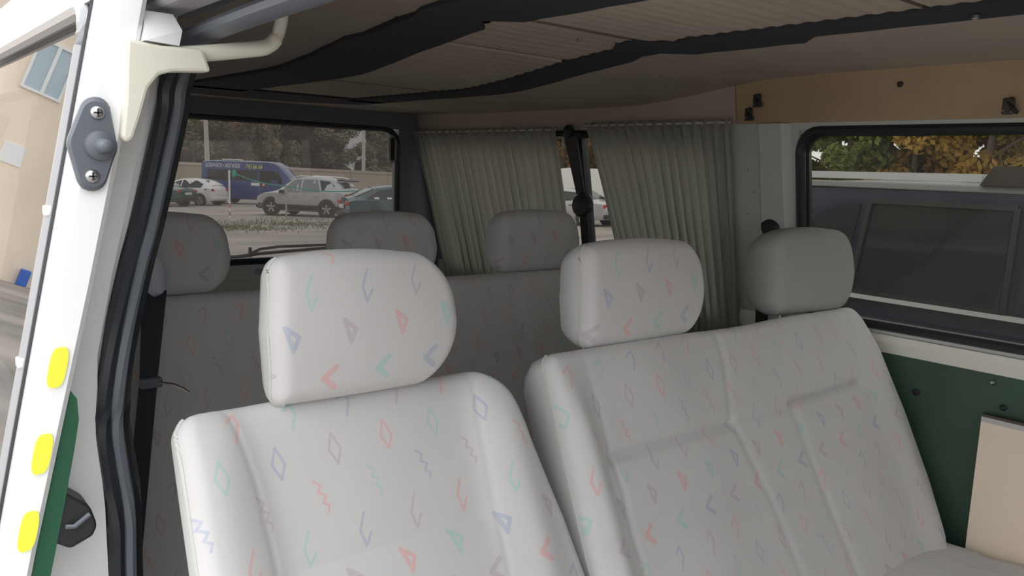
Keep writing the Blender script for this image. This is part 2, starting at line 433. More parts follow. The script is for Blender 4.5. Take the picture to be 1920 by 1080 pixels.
# hardboard side panel above the windows, green lower panel, white belt rail
wall_patch('side_panel', -.9, 1.335, 1.742, 1.868, M['sidepanel'], off=.010, t=0)
wall_patch('side_panel', 1.338, 2.95, 1.742, 1.868, M['headliner'], off=.010, t=0)
gp = wall_patch('lower_panel', -.6, 1.33, .58, 1.178, M['green'], off=.012, t=0)
MB().prism([(XL(1.2) + .01, -.9, 1.222), (XL(1.2) - .022, -.9, 1.222), (XL(1.2) - .026, -.9, 1.205), (XL(1.2) - .020, -.9, 1.178), (XL(1.2) + .01, -.9, 1.178)],
           [(XL(1.2) + .01, 1.34, 1.226), (XL(1.2) - .022, 1.34, 1.226), (XL(1.2) - .026, 1.34, 1.208), (XL(1.2) - .020, 1.34, 1.182), (XL(1.2) + .01, 1.34, 1.182)]).build('belt_rail', M['rail'], wall_left)
for (y, z, r) in ((.668, 1.160, .006), (.64, 1.108, .007), (.832, 1.098, .008), (.55, 1.16, .006)):
    MB().lathe([(r, 0), (r, .003), (r * .5, .006)], (1.988, y, z), (-1, 0, 0), 12).build('screw', M['metal'] if r < .0065 else M['blackp'], gp)
MB().lathe([(.008, 0), (.007, .0015)], (XL(1.82) - .0105, .895, 1.822), (-1, 0, .1), 12).build('screw_hole', M['dkmetal'], wall_left)
for (y, z) in ((1.262, 1.62), (1.245, 1.56), (1.265, 1.50)):
    MB().lathe([(.0018, 0), (.0012, .001)], (XL(z) - .0005, y + .05, z), (-1, 0, .1), 8).build('screw', M['dkmetal'], pil)

def side_window(name, W, divider=None):
    w = empty(name, (0, 0, 0), kind='structure')
    pts = rrect(W[0], W[1], W[2], W[3], .055)
    MB().tube([(XL(z) + .004, y, z) for y, z in pts], .013, 8, True).build('window_frame', M['rubber'], w, True)
    MB().tube([(XL(z) + .03, y, z) for y, z in pts], .014, 6, True).build('outer_frame', M['rubber'], w, True)
    spans = [(W[0], W[1])] if divider is None else [(W[0], divider), (divider, W[1])]
    for (a, b) in spans:
        q = rrect(a, b, W[2], W[3], .05 if divider is None else .03)
        MB().prism([(XL(z) + .020, y, z) for y, z in q], [(XL(z) + .020 + .0001, y, z) for y, z in q]).build('pane', M['g_side'], w) if False else \
            MB().add([(XL(z) + .020, y, z) for y, z in q], [tuple(range(len(q)))]).build('pane', M['g_side'], w)
    return w
window_1 = side_window('window_1', WA)
window_2 = side_window('window_2', WB, 1.975)
MB().prism([(XL(1.2) + .005, 1.955, 1.2), (XL(1.2) + .005, 1.995, 1.2), (XL(1.2) + .035, 1.995, 1.2), (XL(1.2) + .035, 1.955, 1.2)],
           [(XL(1.73) + .005, 1.955, 1.73), (XL(1.73) + .005, 1.995, 1.73), (XL(1.73) + .035, 1.995, 1.73), (XL(1.73) + .035, 1.955, 1.73)]).build('divider_bar', M['rubber'], window_2)

# cab front: dash and windscreen, out of view, added to cut light inside
wall_front = empty('wall_front', (0, 0, 0), kind='structure')
MB().box(.2, 2.05, YF - .05, YF, .5, 1.25).build('dash_panel', M['dark'], wall_front)
MB().box(.2, 2.05, YF - .05, YF, 1.76, 1.95).build('windscreen_header', M['white'], wall_front)
MB().add([(.25, YF - .02, 1.25), (2.0, YF - .02, 1.25), (2.0, YF - .02, 1.76), (.25, YF - .02, 1.76)], [(0, 1, 2, 3)]).build('windscreen', M['g_wind'], wall_front)

# tail wall with rear window
wall_rear = empty('wall_rear', (0, 0, 0), kind='structure')
RX0, RX1, RZ0, RZ1, RY = .42, 1.792, 1.225, 1.742, 2.90
def tail(name, x0, x1, z0, z1, m, y0=RY, y1=RY + .05): return MB().box(x0, x1, y0, y1, z0, z1).build(name, M[m], wall_rear)
tail('header', .25, 2.0, RZ1, 1.87, 'dark'); tail('corner_post', RX1, 2.03, .5, RZ1, 'dark'); tail('corner_post', .2, RX0, .5, RZ1, 'dark')
tail('tailgate_panel', RX0, RX1, .5, RZ0 - .07, 'steel')
tail('tailgate_ledge', RX0, RX1, RZ0 - .07, RZ0, 'steel', RY + .012)
MB().box(1.18, 1.26, RY + .004, RY + .014, RZ0 - .05, RZ0 - .028, .003).build('latch_cover', M['trimgrey'], wall_rear)
window_3 = empty('window_3', (0, 0, 0), kind='structure')
q = rrect(RX0, RX1, RZ0, RZ1, .07)
MB().tube([(x, RY + .01, z) for x, z in q], .013, 8, True).build('window_frame', M['rubber'], window_3, True)
MB().add([(x, RY + .03, z) for x, z in q], [tuple(range(len(q)))]).build('pane', M['g_rear'], window_3)
lq = rrect(1.750, 1.778, 1.61, 1.712, .0135)
MB().tube([(x, RY + .006, z) for x, z in lq], .006, 8, True).build('latch_loop', M['trimgrey'], window_3, True)
MB().prism([(x, RY + .002, z) for x, z in lq], [(x, RY + .008, z) for x, z in lq]).build('latch_core', M['blackp'], window_3)
MB().tube([(1.02, RY + .052, 1.236), (1.13, RY + .055, 1.237), (1.22, RY + .058, 1.246), (1.58, RY + .062, 1.262)], [.010, .008, .007, .006], 6).build('wiper_blade', M['blackp'], window_3, True)
MB().tube([(1.18, RY + .06, 1.245), (1.225, RY + .068, 1.262), (1.30, RY + .07, 1.269), (1.56, RY + .066, 1.270)], .006, 6).build('wiper_arm', M['blackp'], window_3, True)
MB().box(1.176, 1.186, RY + .05, RY + .06, 1.235, 1.272).build('wiper_pivot', M['dkmetal'], window_3)

# kerb side wall: rear quarter behind the door opening, front part, header rails
wall_right = empty('wall_right', (0, 0, 0), kind='structure')
def rpatch(name, y0, y1, z0, z1, m, off0=0.0, off1=.055):
    A = [(XB(z0) + off0, y0, z0), (XB(z0) + off1, y0, z0), (XB(z1) + off1, y0, z1), (XB(z1) + off0, y0, z1)]
    B = [(p[0], y1, p[2]) for p in A]
    return MB().prism(A, B).build(name, M[m], wall_right)
rpatch('quarter_panel', 1.10, YT, .50, 1.22, 'white'); rpatch('quarter_header', 1.13, YT, 1.72, 1.93, 'white')
rpatch('quarter_pillar', 1.10, 1.36, 1.22, 1.72, 'white'); rpatch('quarter_pillar', 2.85, YT, 1.22, 1.72, 'white')
rpatch('front_panel', YF, -.06, .50, 1.22, 'white'); rpatch('front_header', YF, -.06, 1.74, 1.93, 'white'); rpatch('front_pillar', -.20, -.06, 1.22, 1.74, 'white')
MB().add([(XB(z) + .02, y, z) for y, z in ((1.36, 1.22), (2.85, 1.22), (2.85, 1.72), (1.36, 1.72))], [(0, 1, 2, 3)]).build('quarter_pane', M['g_rear'], wall_right)
# opening jamb, painted light grey, narrowing with height
jz = [1.76, 1.66, 1.55, 1.45, 1.35, 1.25, 1.15, 1.02, .8, .56]
V = []; F = []
for z in jz:
    xa_, xb_ = XB(z) - .03, lerp_tab([(.5, .240), (1.048, .240), (1.118, .240), (1.175, .238), (1.226, .234), (1.288, .232), (1.328, .233), (1.422, .250), (1.528, .276), (1.62, .295), (1.693, .311), (1.76, .325)], z)
    V += [(xa_, 1.055, z), (xb_, 1.085, z), (xb_, 1.12, z), (xa_, 1.12, z)]
for i in range(len(jz) - 1):
    a = i * 4; F += [(a + k, a + (k + 1) % 4, a + 4 + (k + 1) % 4, a + 4 + k) for k in range(4)]
F += [(0, 1, 2, 3), (len(V) - 4, len(V) - 3, len(V) - 2, len(V) - 1)]
MB().add(V, F).build('door_jamb', M['white'], wall_right)
# roof side rails above the opening
MB().tube(smooth_path([(.335, 1.19, 1.70), (.345, 1.15, 1.735), (.36, 1.0, 1.752), (.37, .75, 1.762), (.375, .2, 1.77), (.375, -.2, 1.77)]), .016, 10, flat=.7).build('header_rail', M['greyp'], wall_right, True)
MB().box(.30, .345, -.2, 1.22, 1.772, 1.80, .006).build('slide_track', M['trimgrey'], wall_right)
MB().box(.33, .40, -.2, 1.22, 1.792, 1.83, .006).build('slide_track', M['dark'], wall_right)
MB().box(.27, .335, -.25, 1.25, 1.80, 1.88, .01).build('roof_gutter', M['white'], wall_right)

# rubber seal of the door opening (trim)
trim_1 = empty('trim_1', (0, 0, 0), kind='structure')
SEAL = [(.352, 1.10, 1.745), (.338, 1.10, 1.70), (.331, 1.1, 1.66), (.316, 1.1, 1.595), (.296, 1.1, 1.513), (.281, 1.1, 1.459), (.262, 1.1, 1.377), (.249, 1.1, 1.295), (.246, 1.1, 1.253), (.251, 1.1, 1.195), (.257, 1.1, 1.136), (.256, 1.1, 1.048), (.256, 1.1, .8), (.256, 1.1, .6)]
sp_ = smooth_path(SEAL, 6)
MB().tube([(p.x - .006, p.y - .012, p.z) for p in sp_], .0105, 8).build('seal_lip', M['rubber'], trim_1, True)
MB().tube([(p.x + .011, p.y - .006, p.z) for p in sp_], .0095, 8).build('seal_bead', M['greyp'], trim_1, True)
MB().tube([(p.x + .012, p.y + .030, p.z) for p in sp_], .026, 8).build('seal_base', M['rubber'], trim_1, True)

# ------------------------------------------------------------------ open sliding door
door_1 = empty('door_1', (0, 0, 0), kind='structure')
tag(door_1, 'white sliding door pushed back beside the opening with yellow marks on its edge')
DT = .044
def dedge(z): return XR(z), XR(z) + DT - (.011 if z < 1.25 else 0)
# front edge: rounded face
V = []; F = []; dz = [.55, .8, 1.0, 1.15, 1.3, 1.45, 1.6, 1.75, 1.85]
for z in dz:
    a = XR(z); b = XR(z) + (.031 + .014 * min(1, max(0, (z - 1.1) / .45)))
    prof = [(a + .002, 1.06), (a, 1.03), (a + .003, 1.008), (a + .010, 1.0), (b - .006, .998), (b, 1.004), (b, 1.06)]
    V += [(x, y, z) for x, y in prof]
n = 7
for i in range(len(dz) - 1):
    for k in range(n): F.append((i * n + k, i * n + (k + 1) % n, (i + 1) * n + (k + 1) % n, (i + 1) * n + k))
F += [tuple(range(n)), tuple(range(len(V) - n, len(V)))]
MB().add(V, F).build('front_edge', M['white'], door_1, True)
def dpatch(name, y0, y1, z0, z1, m, a=0.0, b=.04):
    A = [(XR(z0) + a, y0, z0), (XR(z0) + b, y0, z0), (XR(z1) + b, y0, z1), (XR(z1) + a, y0, z1)]
    return MB().prism(A, [(p[0], y1, p[2]) for p in A]).build(name, M[m], door_1)
dpatch('outer_skin', 1.066, 2.12, .55, 1.02, 'white'); dpatch('upper_rail', 1.066, 2.12, 1.775, 1.86, 'white'); dpatch('rear_edge', 2.06, 2.12, 1.02, 1.775, 'white')
wq = rrect(1.075, 2.06, 1.02, 1.772, .05)
MB().add([(XR(z) + .012, y, z) for y, z in wq], [tuple(range(len(wq)))]).build('pane', M['g_door'], door_1)
MB().tube([(XR(z) + .004, y, z) for y, z in wq], .011, 8, True).build('window_trim', M['trimgrey'], door_1, True)
MB().tube([(XR(z) + .002, 1.061, z) for z in [.6 + i * .06 for i in range(21)]], .0035, 6).build('edge_gap', M['rubber'], door_1, True)
for z in (1.532, 1.355):
    MB().box(XR(z) - .008, XR(z) + .004, 1.066, 1.082, z - .006, z + .006, .002).build('trim_clip', M['white'], door_1)
V = dpatch('door_card', 1.07, 2.05, .60, 1.015, 'dgreen', .041, .052)
# door card nose that shows past the edge
cz = [1.33, 1.32, 1.295, 1.26, 1.2, 1.12, 1.05, .95, .7]; cw = [.028, .036, .042, .043, .043, .042, .040, .032, .030]
V = []; F = []
for z, w in zip(cz, cw): V += [(XR(z) + .02, 1.008, z), (XR(z) + w + .012, 1.008, z), (XR(z) + w + .012, 1.045, z), (XR(z) + .02, 1.045, z)]
for i in range(len(cz) - 1):
    a = i * 4; F += [(a + k, a + (k + 1) % 4, a + 4 + (k + 1) % 4, a + 4 + k) for k in range(4)]
F += [(0, 1, 2, 3), (len(V) - 4, len(V) - 3, len(V) - 2, len(V) - 1)]
MB().add(V, F).build('door_card_edge', M['dgreen'], door_1)
# three yellow reflector marks
for (zc0, xc) in ((1.362, .0), (1.265, .0), (1.178, .0)):
    pts = []
    for k in range(24):
        t = 2 * math.pi * k / 24; cx = .0095 * math.copysign(abs(math.cos(t)) ** .55, math.cos(t)); cz_ = .0225 * math.copysign(abs(math.sin(t)) ** .75, math.sin(t))
        z = zc0 + cz_; pts.append((XR(z) + .0205 + cx * .95 - .001, z))
    MB().prism([(x, .9955, z) for x, z in pts], [(x, .9995, z) for x, z in pts]).build('reflector_mark', M['yellow'], door_1)
# guide pin on a black plate with two screws
ang = math.atan(.2)
gp_o = Vector((.2205, .994, 1.610))
def rot2(x, z): return (gp_o.x + x * math.cos(ang) + z * math.sin(ang) * .55, gp_o.z - x * math.sin(ang) * .3 + z)
outl = []
for (cx, cz_, r, a0, a1) in ((0.0, .036, .0155, 20, 160), (-.003, 0, .0225, 165, 200), (0.002, -.036, .0155, 200, 340), (.004, -.002, .0215, -25, 25)):
    for k in range(8):
        t = math.radians(a0 + (a1 - a0) * k / 7); outl.append((cx + r * math.cos(t), cz_ + r * math.sin(t)))
def sc_(pts, s, y): return [(rot2(x * s, z * s)[0], y, rot2(x * s, z * s)[1]) for x, z in pts]
mb = MB(); A = sc_(outl, 1, .9985); B = sc_(outl, 1.0, .992); Cc = sc_(outl, .9, .988)
mb.prism(A, B); mb.prism(B, Cc)
plate = mb.build('pin_plate', M['greyp'], door_1)
px_, pz_ = rot2(.006, -.001)
MB().lathe([(.0165, 0), (.016, .006), (.0125, .0085), (.0085, .010), (.0075, .019), (.0055, .024), (.002, .026)], (px_, .989, pz_), (.12, -1, -.02), 20).build('guide_pin', M['greyp'], plate, True)
for zz in (.034, -.035):
    x_, z_ = rot2(.001, zz)
    s_ = MB().lathe([(.0078, 0), (.0078, .002), (.006, .0045), (.003, .0055)], (x_, .989, z_), (0, -1, 0), 16).build('screw', M['metal'], plate, True)
    MB().box(x_ - .0045, x_ + .0045, .9832, .9845, z_ - .0009, z_ + .0009).box(x_ - .0009, x_ + .0009, .9832, .9845, z_ - .0045, z_ + .0045).build('screw_slot', M['blackp'], s_)
# guide arm: cream bracket with tapering leg, and a bent rod to the roof track
br = [(.262, 1.727), (.300, 1.724), (.346, 1.725), (.355, 1.700), (.312, 1.696), (.296, 1.691), (.284, 1.675), (.2735, 1.640), (.266, 1.618), (.2595, 1.6125), (.253, 1.618), (.258, 1.66), (.260, 1.70)]
br = [(x - .005, z) for x, z in br]
bk = MB().prism([(x, .985, z) for x, z in br], [(x, 1.012, z) for x, z in br]).build('guide_bracket', M['cream'], door_1)
m_ = bk.modifiers.new('bevel', 'BEVEL'); m_.width = .004; m_.segments = 2
MB().prism([(.276, .984, 1.727), (.315, .99, 1.726), (.322, 1.0, 1.745), (.318, 1.02, 1.765), (.285, 1.02, 1.765)], [(.276, 1.03, 1.727), (.315, 1.03, 1.726), (.322, 1.03, 1.745), (.318, 1.04, 1.765), (.285, 1.04, 1.765)]).build('bracket_foot_glow', M['white'], door_1)  # white block stands for the blown-out glow on the bracket's top
m_ = door_1.children[-1].modifiers.new('bevel', 'BEVEL') if door_1.children[-1].name.startswith('bracket_foot_glow') else None
if m_: m_.width = .012; m_.segments = 3
MB().tube(smooth_path([(.305, 1.004, 1.716), (.345, 1.004, 1.722), (.40, 1.004, 1.733), (.424, 1.004, 1.739), (.437, 1.004, 1.750), (.444, 1.004, 1.768), (.447, 1.004, 1.79)], 6), [.010] * 19 + [.0095] * 6 + [.008] * 12, 12).build('guide_rod', M['cream'], door_1, True)
# black lock below
lk = MB().prism([(XR(1.2) + .035, 1.0, 1.205), (XR(1.2) + .068, 1.0, 1.175), (XR(1.2) + .075, 1.0, 1.150), (XR(1.2) + .070, 1.0, 1.138), (XR(1.15) + .055, 1.0, 1.128), (XR(1.15) + .032, 1.0, 1.145)],
                [(XR(1.2) + .035, 1.05, 1.205), (XR(1.2) + .068, 1.05, 1.175), (XR(1.2) + .075, 1.05, 1.150), (XR(1.2) + .070, 1.05, 1.138), (XR(1.15) + .055, 1.05, 1.128), (XR(1.15) + .032, 1.05, 1.145)])
lk.v = [(x + .014, y + .010, z + .010) for x, y, z in lk.v]; lo = lk.build('door_lock', M['blackp'], door_1); m_ = lo.modifiers.new('bevel', 'BEVEL'); m_.width = .005; m_.segments = 3
MB().tube([(XR(1.17) + .060, 1.008, 1.169), (XR(1.17) + .069, 1.006, 1.168), (XR(1.17) + .086, 1.008, 1.178)], .003, 6).build('lock_lip', M['greyp'], lo, True)

# ------------------------------------------------------------------ seats
def pad(name, parent, L, R, z0, z1, th, r, front, mats, loc, rot, nu=60, nv=60, crown=0.0, taper=.85, bottom_round=True, back_y=0.0, wave=None):
    """upholstered pad: front skin over the outline L(z)..R(z), rounded edge r, side wall back to depth th"""
    zs = []
    for j in range(nv + 1):
        t = j / nv; t2 = .5 - .5 * math.cos(math.pi * t); zs.append(z0 + (z1 - z0) * (.45 * t + .55 * t2))
    V = []; F = []; MI = []
    for z in zs:
        a, b = L(z), R(z)
        for i in range(nu + 1):
            t = i / nu; t2 = .5 - .5 * math.cos(math.pi * t); u = .45 * t + .55 * t2; x = a + (b - a) * u
            e = min(x - a, b - x, z1 - z); e = min(e, z - z0) if bottom_round else e
            e = max(0, e); d = r - math.sqrt(max(0, r * r - (r - e) ** 2)) if e < r else 0
            y = d + front(x, z, e)
            zz = z + crown * (1 - ((x - (a + b) / 2) / ((b - a) / 2 + 1e-6)) ** 2) * (z - z0) / (z1 - z0) + (wave(x) * max(0, (z - z0) / (z1 - z0)) if wave else 0)
            V.append((x, y, zz))
    W = nu + 1
    for j in range(nv):
        for i in range(nu):
            a = j * W + i; F.append((a, a + 1, a + W + 1, a + W)); MI.append(0)
    loop = [i for i in range(W)] + [j * W + nu for j in range(1, nv + 1)] + [nv * W + i for i in range(nu - 1, -1, -1)] + [j * W for j in range(nv - 1, 0, -1)]
    cx = sum(V[i][0] for i in loop) / len(loop); cz = sum(V[i][2] for i in loop) / len(loop)
    prev = loop; n = len(loop)
    for (f, s) in ((.35, 1.0), (.7, (1 + taper) / 2 * .5 + .5 * 1.0), (.92, (1 + taper) / 2), (1.0, taper)):
        cur = []
        for i in loop:
            x, y, z = V[i]; yy = r + (th - r) * f
            if f >= 1.0: yy = th
            cur.append(len(V)); V.append((cx + (x - cx) * (1 - (1 - s) * min(1, .12 / max(.05, abs(x - cx) + 1e-6)) if False else s ** .35 if False else cx * 0 + 1) * 1.0 - math.copysign(min(abs(x - cx), (1 - s) * .12), x - cx), yy, z - math.copysign(min(abs(z - cz), (1 - s) * .12), z - cz)))
        for k in range(n): F.append((prev[k], prev[(k + 1) % n], cur[(k + 1) % n], cur[k])); MI.append(1)
        prev = cur
    F.append(tuple(prev)); MI.append(1)
    mb = MB(); mb.v = V; mb.f = F; mb.mi = MI
    o = mb.build(name, mats, parent, True, loc, rot)
    return o, [V[i] for i in loop]
def rr(side, edge_tab, z0, z1, rt, rb):
    """outline function with rounded corners; side -1 left, +1 right"""
    def f(z):
        x = lerp_tab(edge_tab, z)
        if z > z1 - rt:
            k = z - (z1 - rt); x -= side * (rt - math.sqrt(max(0, rt * rt - k * k)))
        if rb and z < z0 + rb:
            k = (z0 + rb) - z; x -= side * (rb - math.sqrt(max(0, rb * rb - k * k)))
        return x
    return f
def groove(d, w, depth): return depth * math.exp(-(d / w) ** 2)
TILT = -math.atan(.5)
FAB = [M['fabric'], M['plain']]
def piping(parent, loop, pick, r=.0035):
    n = len(loop); start = next((i for i in range(n) if pick(loop[i]) and not pick(loop[i - 1])), 0)
    pts = [p for p in (loop[start:] + loop[:start]) if pick(p)]
    if len(pts) > 3: MB().tube(pts, r, 6).build('piping', M['piping'], parent, True)

# --- single seat
seat1 = empty('passenger_seat', (.54, .72, .56), 0, 'pale single seat with one big lit headrest, nearest the open door', 'seat')
def at(o, x, y, z): return (x - o.location.x, y - o.location.y, z - o.location.z)
x0 = .54
L1 = rr(-1, [(-.60, .27 - x0), (-.35, .283 - x0), (-.1, .289 - x0), (0, .292 - x0)], -.6, 0, .03, 0)
R1 = rr(1, [(-.60, .846 - x0), (-.35, .842 - x0), (-.25, .829 - x0), (-.13, .803 - x0), (-.06, .792 - x0), (0, .79 - x0)], -.6, 0, .075, 0)
def front1(x, z, e):
    X = x + x0; sl = lerp_tab([(-.6, .385), (-.19, .374), (-.1, .369), (-.03, .358), (0, .352)], z); sr = lerp_tab([(-.6, .69), (-.3, .70), (-.09, .713), (-.03, .722), (0, .73)], z)
    inside = 1 / (1 + math.exp(-(X - sl) / .010)) * (1 / (1 + math.exp((X - sr) / .010)))
    y = .016 * inside                                                       # centre panel sits lower than the bolsters
    y += groove(X - sl, .0035, .002) + groove(X - sr, .0035, .002)
    y -= .010 * math.exp(-((X - .32) / .035) ** 2) * min(1, -z / .1) + .016 * math.exp(-((X - .76) / .04) ** 2) * min(1, -z / .1)
    y += inside * (groove(z + .218, .005, .004) - (.010 * (1 - math.exp((z + .218) / .02)) if z < -.218 else 0))
    y += .01 * math.exp(-(z / .03) ** 2) 
    return y
bk1, lp = pad('backrest', seat1, L1, R1, -.60, 0, .10, .020, front1, FAB, at(seat1, x0, .95, 1.302), (TILT, 0, 0), 130, 100, crown=.004, taper=.55, bottom_round=False)
piping(bk1, lp, lambda p: p[0] < -.20 and p[2] < -.004)
HRT = -math.radians(6)
def headrest(parent, xa_, xb_, zb, zt, y, th, rot_z=0.0, tr=.06, tl=.045, origin=None, mats=FAB, bulge=.012, tilt=HRT, side_seam=True):
    w = (xb_ - xa_) / 2; h = zt - zb
    Lf = rr(-1, [(0, -w), (h * .5, -w - .003), (h, -w + .006)], 0, h, tl, tl * .8); Rf = rr(1, [(0, w - .012), (h * .45, w), (h, w - .012)], 0, h, tr, tr)
    def fr(x, z, e): return bulge * ((x / w) ** 2 * .7 + ((z - h * .5) / (h * .5)) ** 2 * 1.1) - bulge * .6
    o, lp = pad('headrest', parent, Lf, Rf, 0, h, th, .022 if side_seam else .030, fr, mats, at(parent, (xa_ + xb_) / 2, y, zb), (tilt, 0, rot_z), 44, 36, crown=.006, taper=.75)
    if side_seam: piping(o, lp, lambda p: p[0] < -w * .86, .0028)
    MB().tube([(-w * .45, th * .55, -.10), (-w * .45, th * .55, .02)], .006, 8).build('headrest_post', M['metal'], o, True)
    MB().tube([(w * .45, th * .55, -.10), (w * .45, th * .55, .02)], .006, 8).build('headrest_post', M['metal'], o, True)
    return o
headrest(seat1, .412, .698, 1.288, 1.482, .935, .095, tr=.075, tl=.022)
MB().box(-.20, .22, -.62, .02, .12, .26, .04).build('cushion', M['fabric'], seat1, True)
MB().box(-.18, .20, -.50, -.02, .06, .125).build('seat_frame', M['shell'], seat1)
for (x, y) in ((-.16, -.45), (.18, -.45), (-.16, -.05), (.18, -.05)): MB().box(x - .02, x + .02, y - .02, y + .02, 0, .07).build('leg', M['shell'], seat1)

# --- double bench beside it
seat2 = empty('bench_seat', (1.40, .72, .56), 0, 'double bench seat beside the window with two headrests and tucked seams', 'seat')
x0b = 1.40
L2 = rr(-1, [(-.60, .854 - x0b), (-.32, .856 - x0b), (-.19, .861 - x0b), (-.07, .869 - x0b), (0, .874 - x0b)], -.6, 0, .025, 0)
R2 = rr(1, [(-.60, 1.86 - x0b), (-.553, 1.895 - x0b), (-.50, 1.915 - x0b), (-.44, 1.932 - x0b), (-.27, 1.937 - x0b), (-.124, 1.914 - x0b), (-.04, 1.893 - x0b), (0, 1.885 - x0b)], -.6, 0, .045, 0)
def front2(x, z, e):
    X = x + x0b; y = 0.0
    s1 = .952; s2 = lerp_tab([(-.6, 1.36), (-.33, 1.325), (-.184, 1.282), (-.074, 1.318), (0, 1.32)], z); s3 = lerp_tab([(-.6, 1.53), (-.41, 1.504), (-.266, 1.493), (-.18, 1.49), (0, 1.49)], z)
    y += groove(X - s1, .007, .0035 * min(1, max(.25, -z / .2))) + groove(X - s2, .007, .004 if z > -.36 else .003) + groove(X - s3, .009, .005) / (1 + math.exp((z + .17) / .012))
    fade = lambda v, a, b: max(0, min(1, (v - a) / .02)) * max(0, min(1, (b - v) / .02))
    k1 = fade(X, .93, 1.30); zz1 = z + .187
    y += k1 * (groove(zz1, .007, .012) - .004 * math.exp(-((zz1 + .05) / .03) ** 2))
    k2 = fade(X, 1.48, 1.79); zz2 = z + .178
    y += k2 * (groove(zz2, .007, .015) - .004 * math.exp(-((zz2 + .05) / .03) ** 2))
    k3 = fade(X, .87, 1.42); zz3 = z + .312
    y += k3 * (groove(zz3, .006, .004) + groove(zz3 + .016, .006, .003))
    y += fade(X, 1.27, 1.52) * groove(z + .182, .007, .004)
    for c in (1.12, 1.64): y -= .010 * math.exp(-((X - c) / .10) ** 2) * math.exp(-((z + .08) / .07) ** 2) + .012 * math.exp(-((X - c) / .10) ** 2) * math.exp(-((z + .42) / .14) ** 2)
    y -= .018 * math.exp(-((X - .90) / .03) ** 2) * min(1, -z / .12) + .018 * math.exp(-((X - 1.86) / .05) ** 2) * min(1, -z / .12)
    return y
bk2, lp = pad('backrest', seat2, L2, R2, -.60, 0, .12, .020, front2, FAB, at(seat2, x0b, .95, 1.305), (TILT, 0, 0), 170, 100, crown=.0, taper=.6, bottom_round=False, wave=lambda x: -.004 * math.exp(-((x - .0) / .12) ** 2))
piping(bk2, lp, lambda p: p[0] < -.45 and p[2] < -.001)
h1 = headrest(seat2, .975, 1.30, 1.296, 1.480, .945, .10, tr=.06, tl=.03)
h2 = headrest(seat2, 1.565, 1.862, 1.298, 1.490, .945, .11, rot_z=-.10, tr=.055, tl=.05, mats=[M['cover'], M['cover']], side_seam=False)
tag(h2, 'plain grey unprinted headrest cover')
def cushion(parent, x0c, x1c, y0c, y1c, z0c, z1c, name='cushion', slope=.06):
    V = []; F = []; nx, ny = 40, 24
    for j in range(ny + 1):
        for i in range(nx + 1):
            u = i / nx; v = j / ny; x = x0c + (x1c - x0c) * u; y = y0c + (y1c - y0c) * v
            e = min(x - x0c, x1c - x, (y - y0c)); r = .05; d = r - math.sqrt(max(0, r * r - (r - e) ** 2)) if e < r else 0
            z = z1c - d + slope * (1 - v) * .5 + .012 * math.sin(u * math.pi * 2) ** 2 - groove(u - .5, .012, .008) - groove(v - .82, .02, .008)
            V.append((x, y, z))
    W = nx + 1
    for j in range(ny):
        for i in range(nx): a = j * W + i; F.append((a, a + 1, a + W + 1, a + W))
    loop = [i for i in range(W)] + [j * W + nx for j in range(1, ny + 1)] + [ny * W + i for i in range(nx - 1, -1, -1)] + [j * W for j in range(ny - 1, 0, -1)]
    cur = []
    for i in loop: cur.append(len(V)); V.append((V[i][0], V[i][1], z0c))
    n = len(loop)
    for k in range(n): F.append((loop[k], loop[(k + 1) % n], cur[(k + 1) % n], cur[k]))
    F.append(tuple(cur))
    return MB().add(V, F).build(name, M['fabric'], parent, True)
cushion(seat2, -.54, .535, -.60, -.02, .10, .232)
MB().box(-.50, .50, -.50, -.02, .06, .11).build('seat_frame', M['shell'], seat2)
for (x, y) in ((-.48, -.45), (.48, -.45), (-.48, -.05), (.48, -.05)): MB().box(x - .02, x + .02, y - .02, y + .02, 0, .07).build('leg', M['shell'], seat2)

# --- rear bench
seat3 = empty('bench_seat', (1.15, 1.70, .56), 0, 'rear bench across the van in shade with three headrests', 'seat')
x0r = 1.15
L3 = rr(-1, [(-.62, .36 - x0r), (0, .375 - x0r)], -.62, 0, .03, 0); R3 = rr(1, [(-.62, 1.90 - x0r), (0, 1.86 - x0r)], -.62, 0, .05, 0)
def front3(x, z, e):
    y = groove(x + .25, .008, .006) + groove(x - .27, .008, .006) + groove(z + .25, .007, .006)
    return y
pad('backrest', seat3, L3, R3, -.62, 0, .12, .03, front3, FAB, at(seat3, x0r, 1.70, 1.322), (-math.radians(18), 0, 0), 90, 60, taper=.6, bottom_round=False)
for (a, b, zt) in ((.345, .648, 1.486), (.895, 1.185, 1.484), (1.385, 1.695, 1.486)):
    headrest(seat3, a, b, 1.316, zt, 1.695, .10, tr=.055, tl=.045, side_seam=False)
cushion(seat3, -.76, .72, -.56, .02, .08, .17)
MB().box(-.70, .66, -.45, .0, .03, .09).build('seat_frame', M['shell'], seat3)
for (x, y) in ((-.68, -.4), (.64, -.4), (-.68, -.05), (.64, -.05)): MB().box(x - .02, x + .02, y - .02, y + .02, 0, .04).build('leg', M['shell'], seat3)

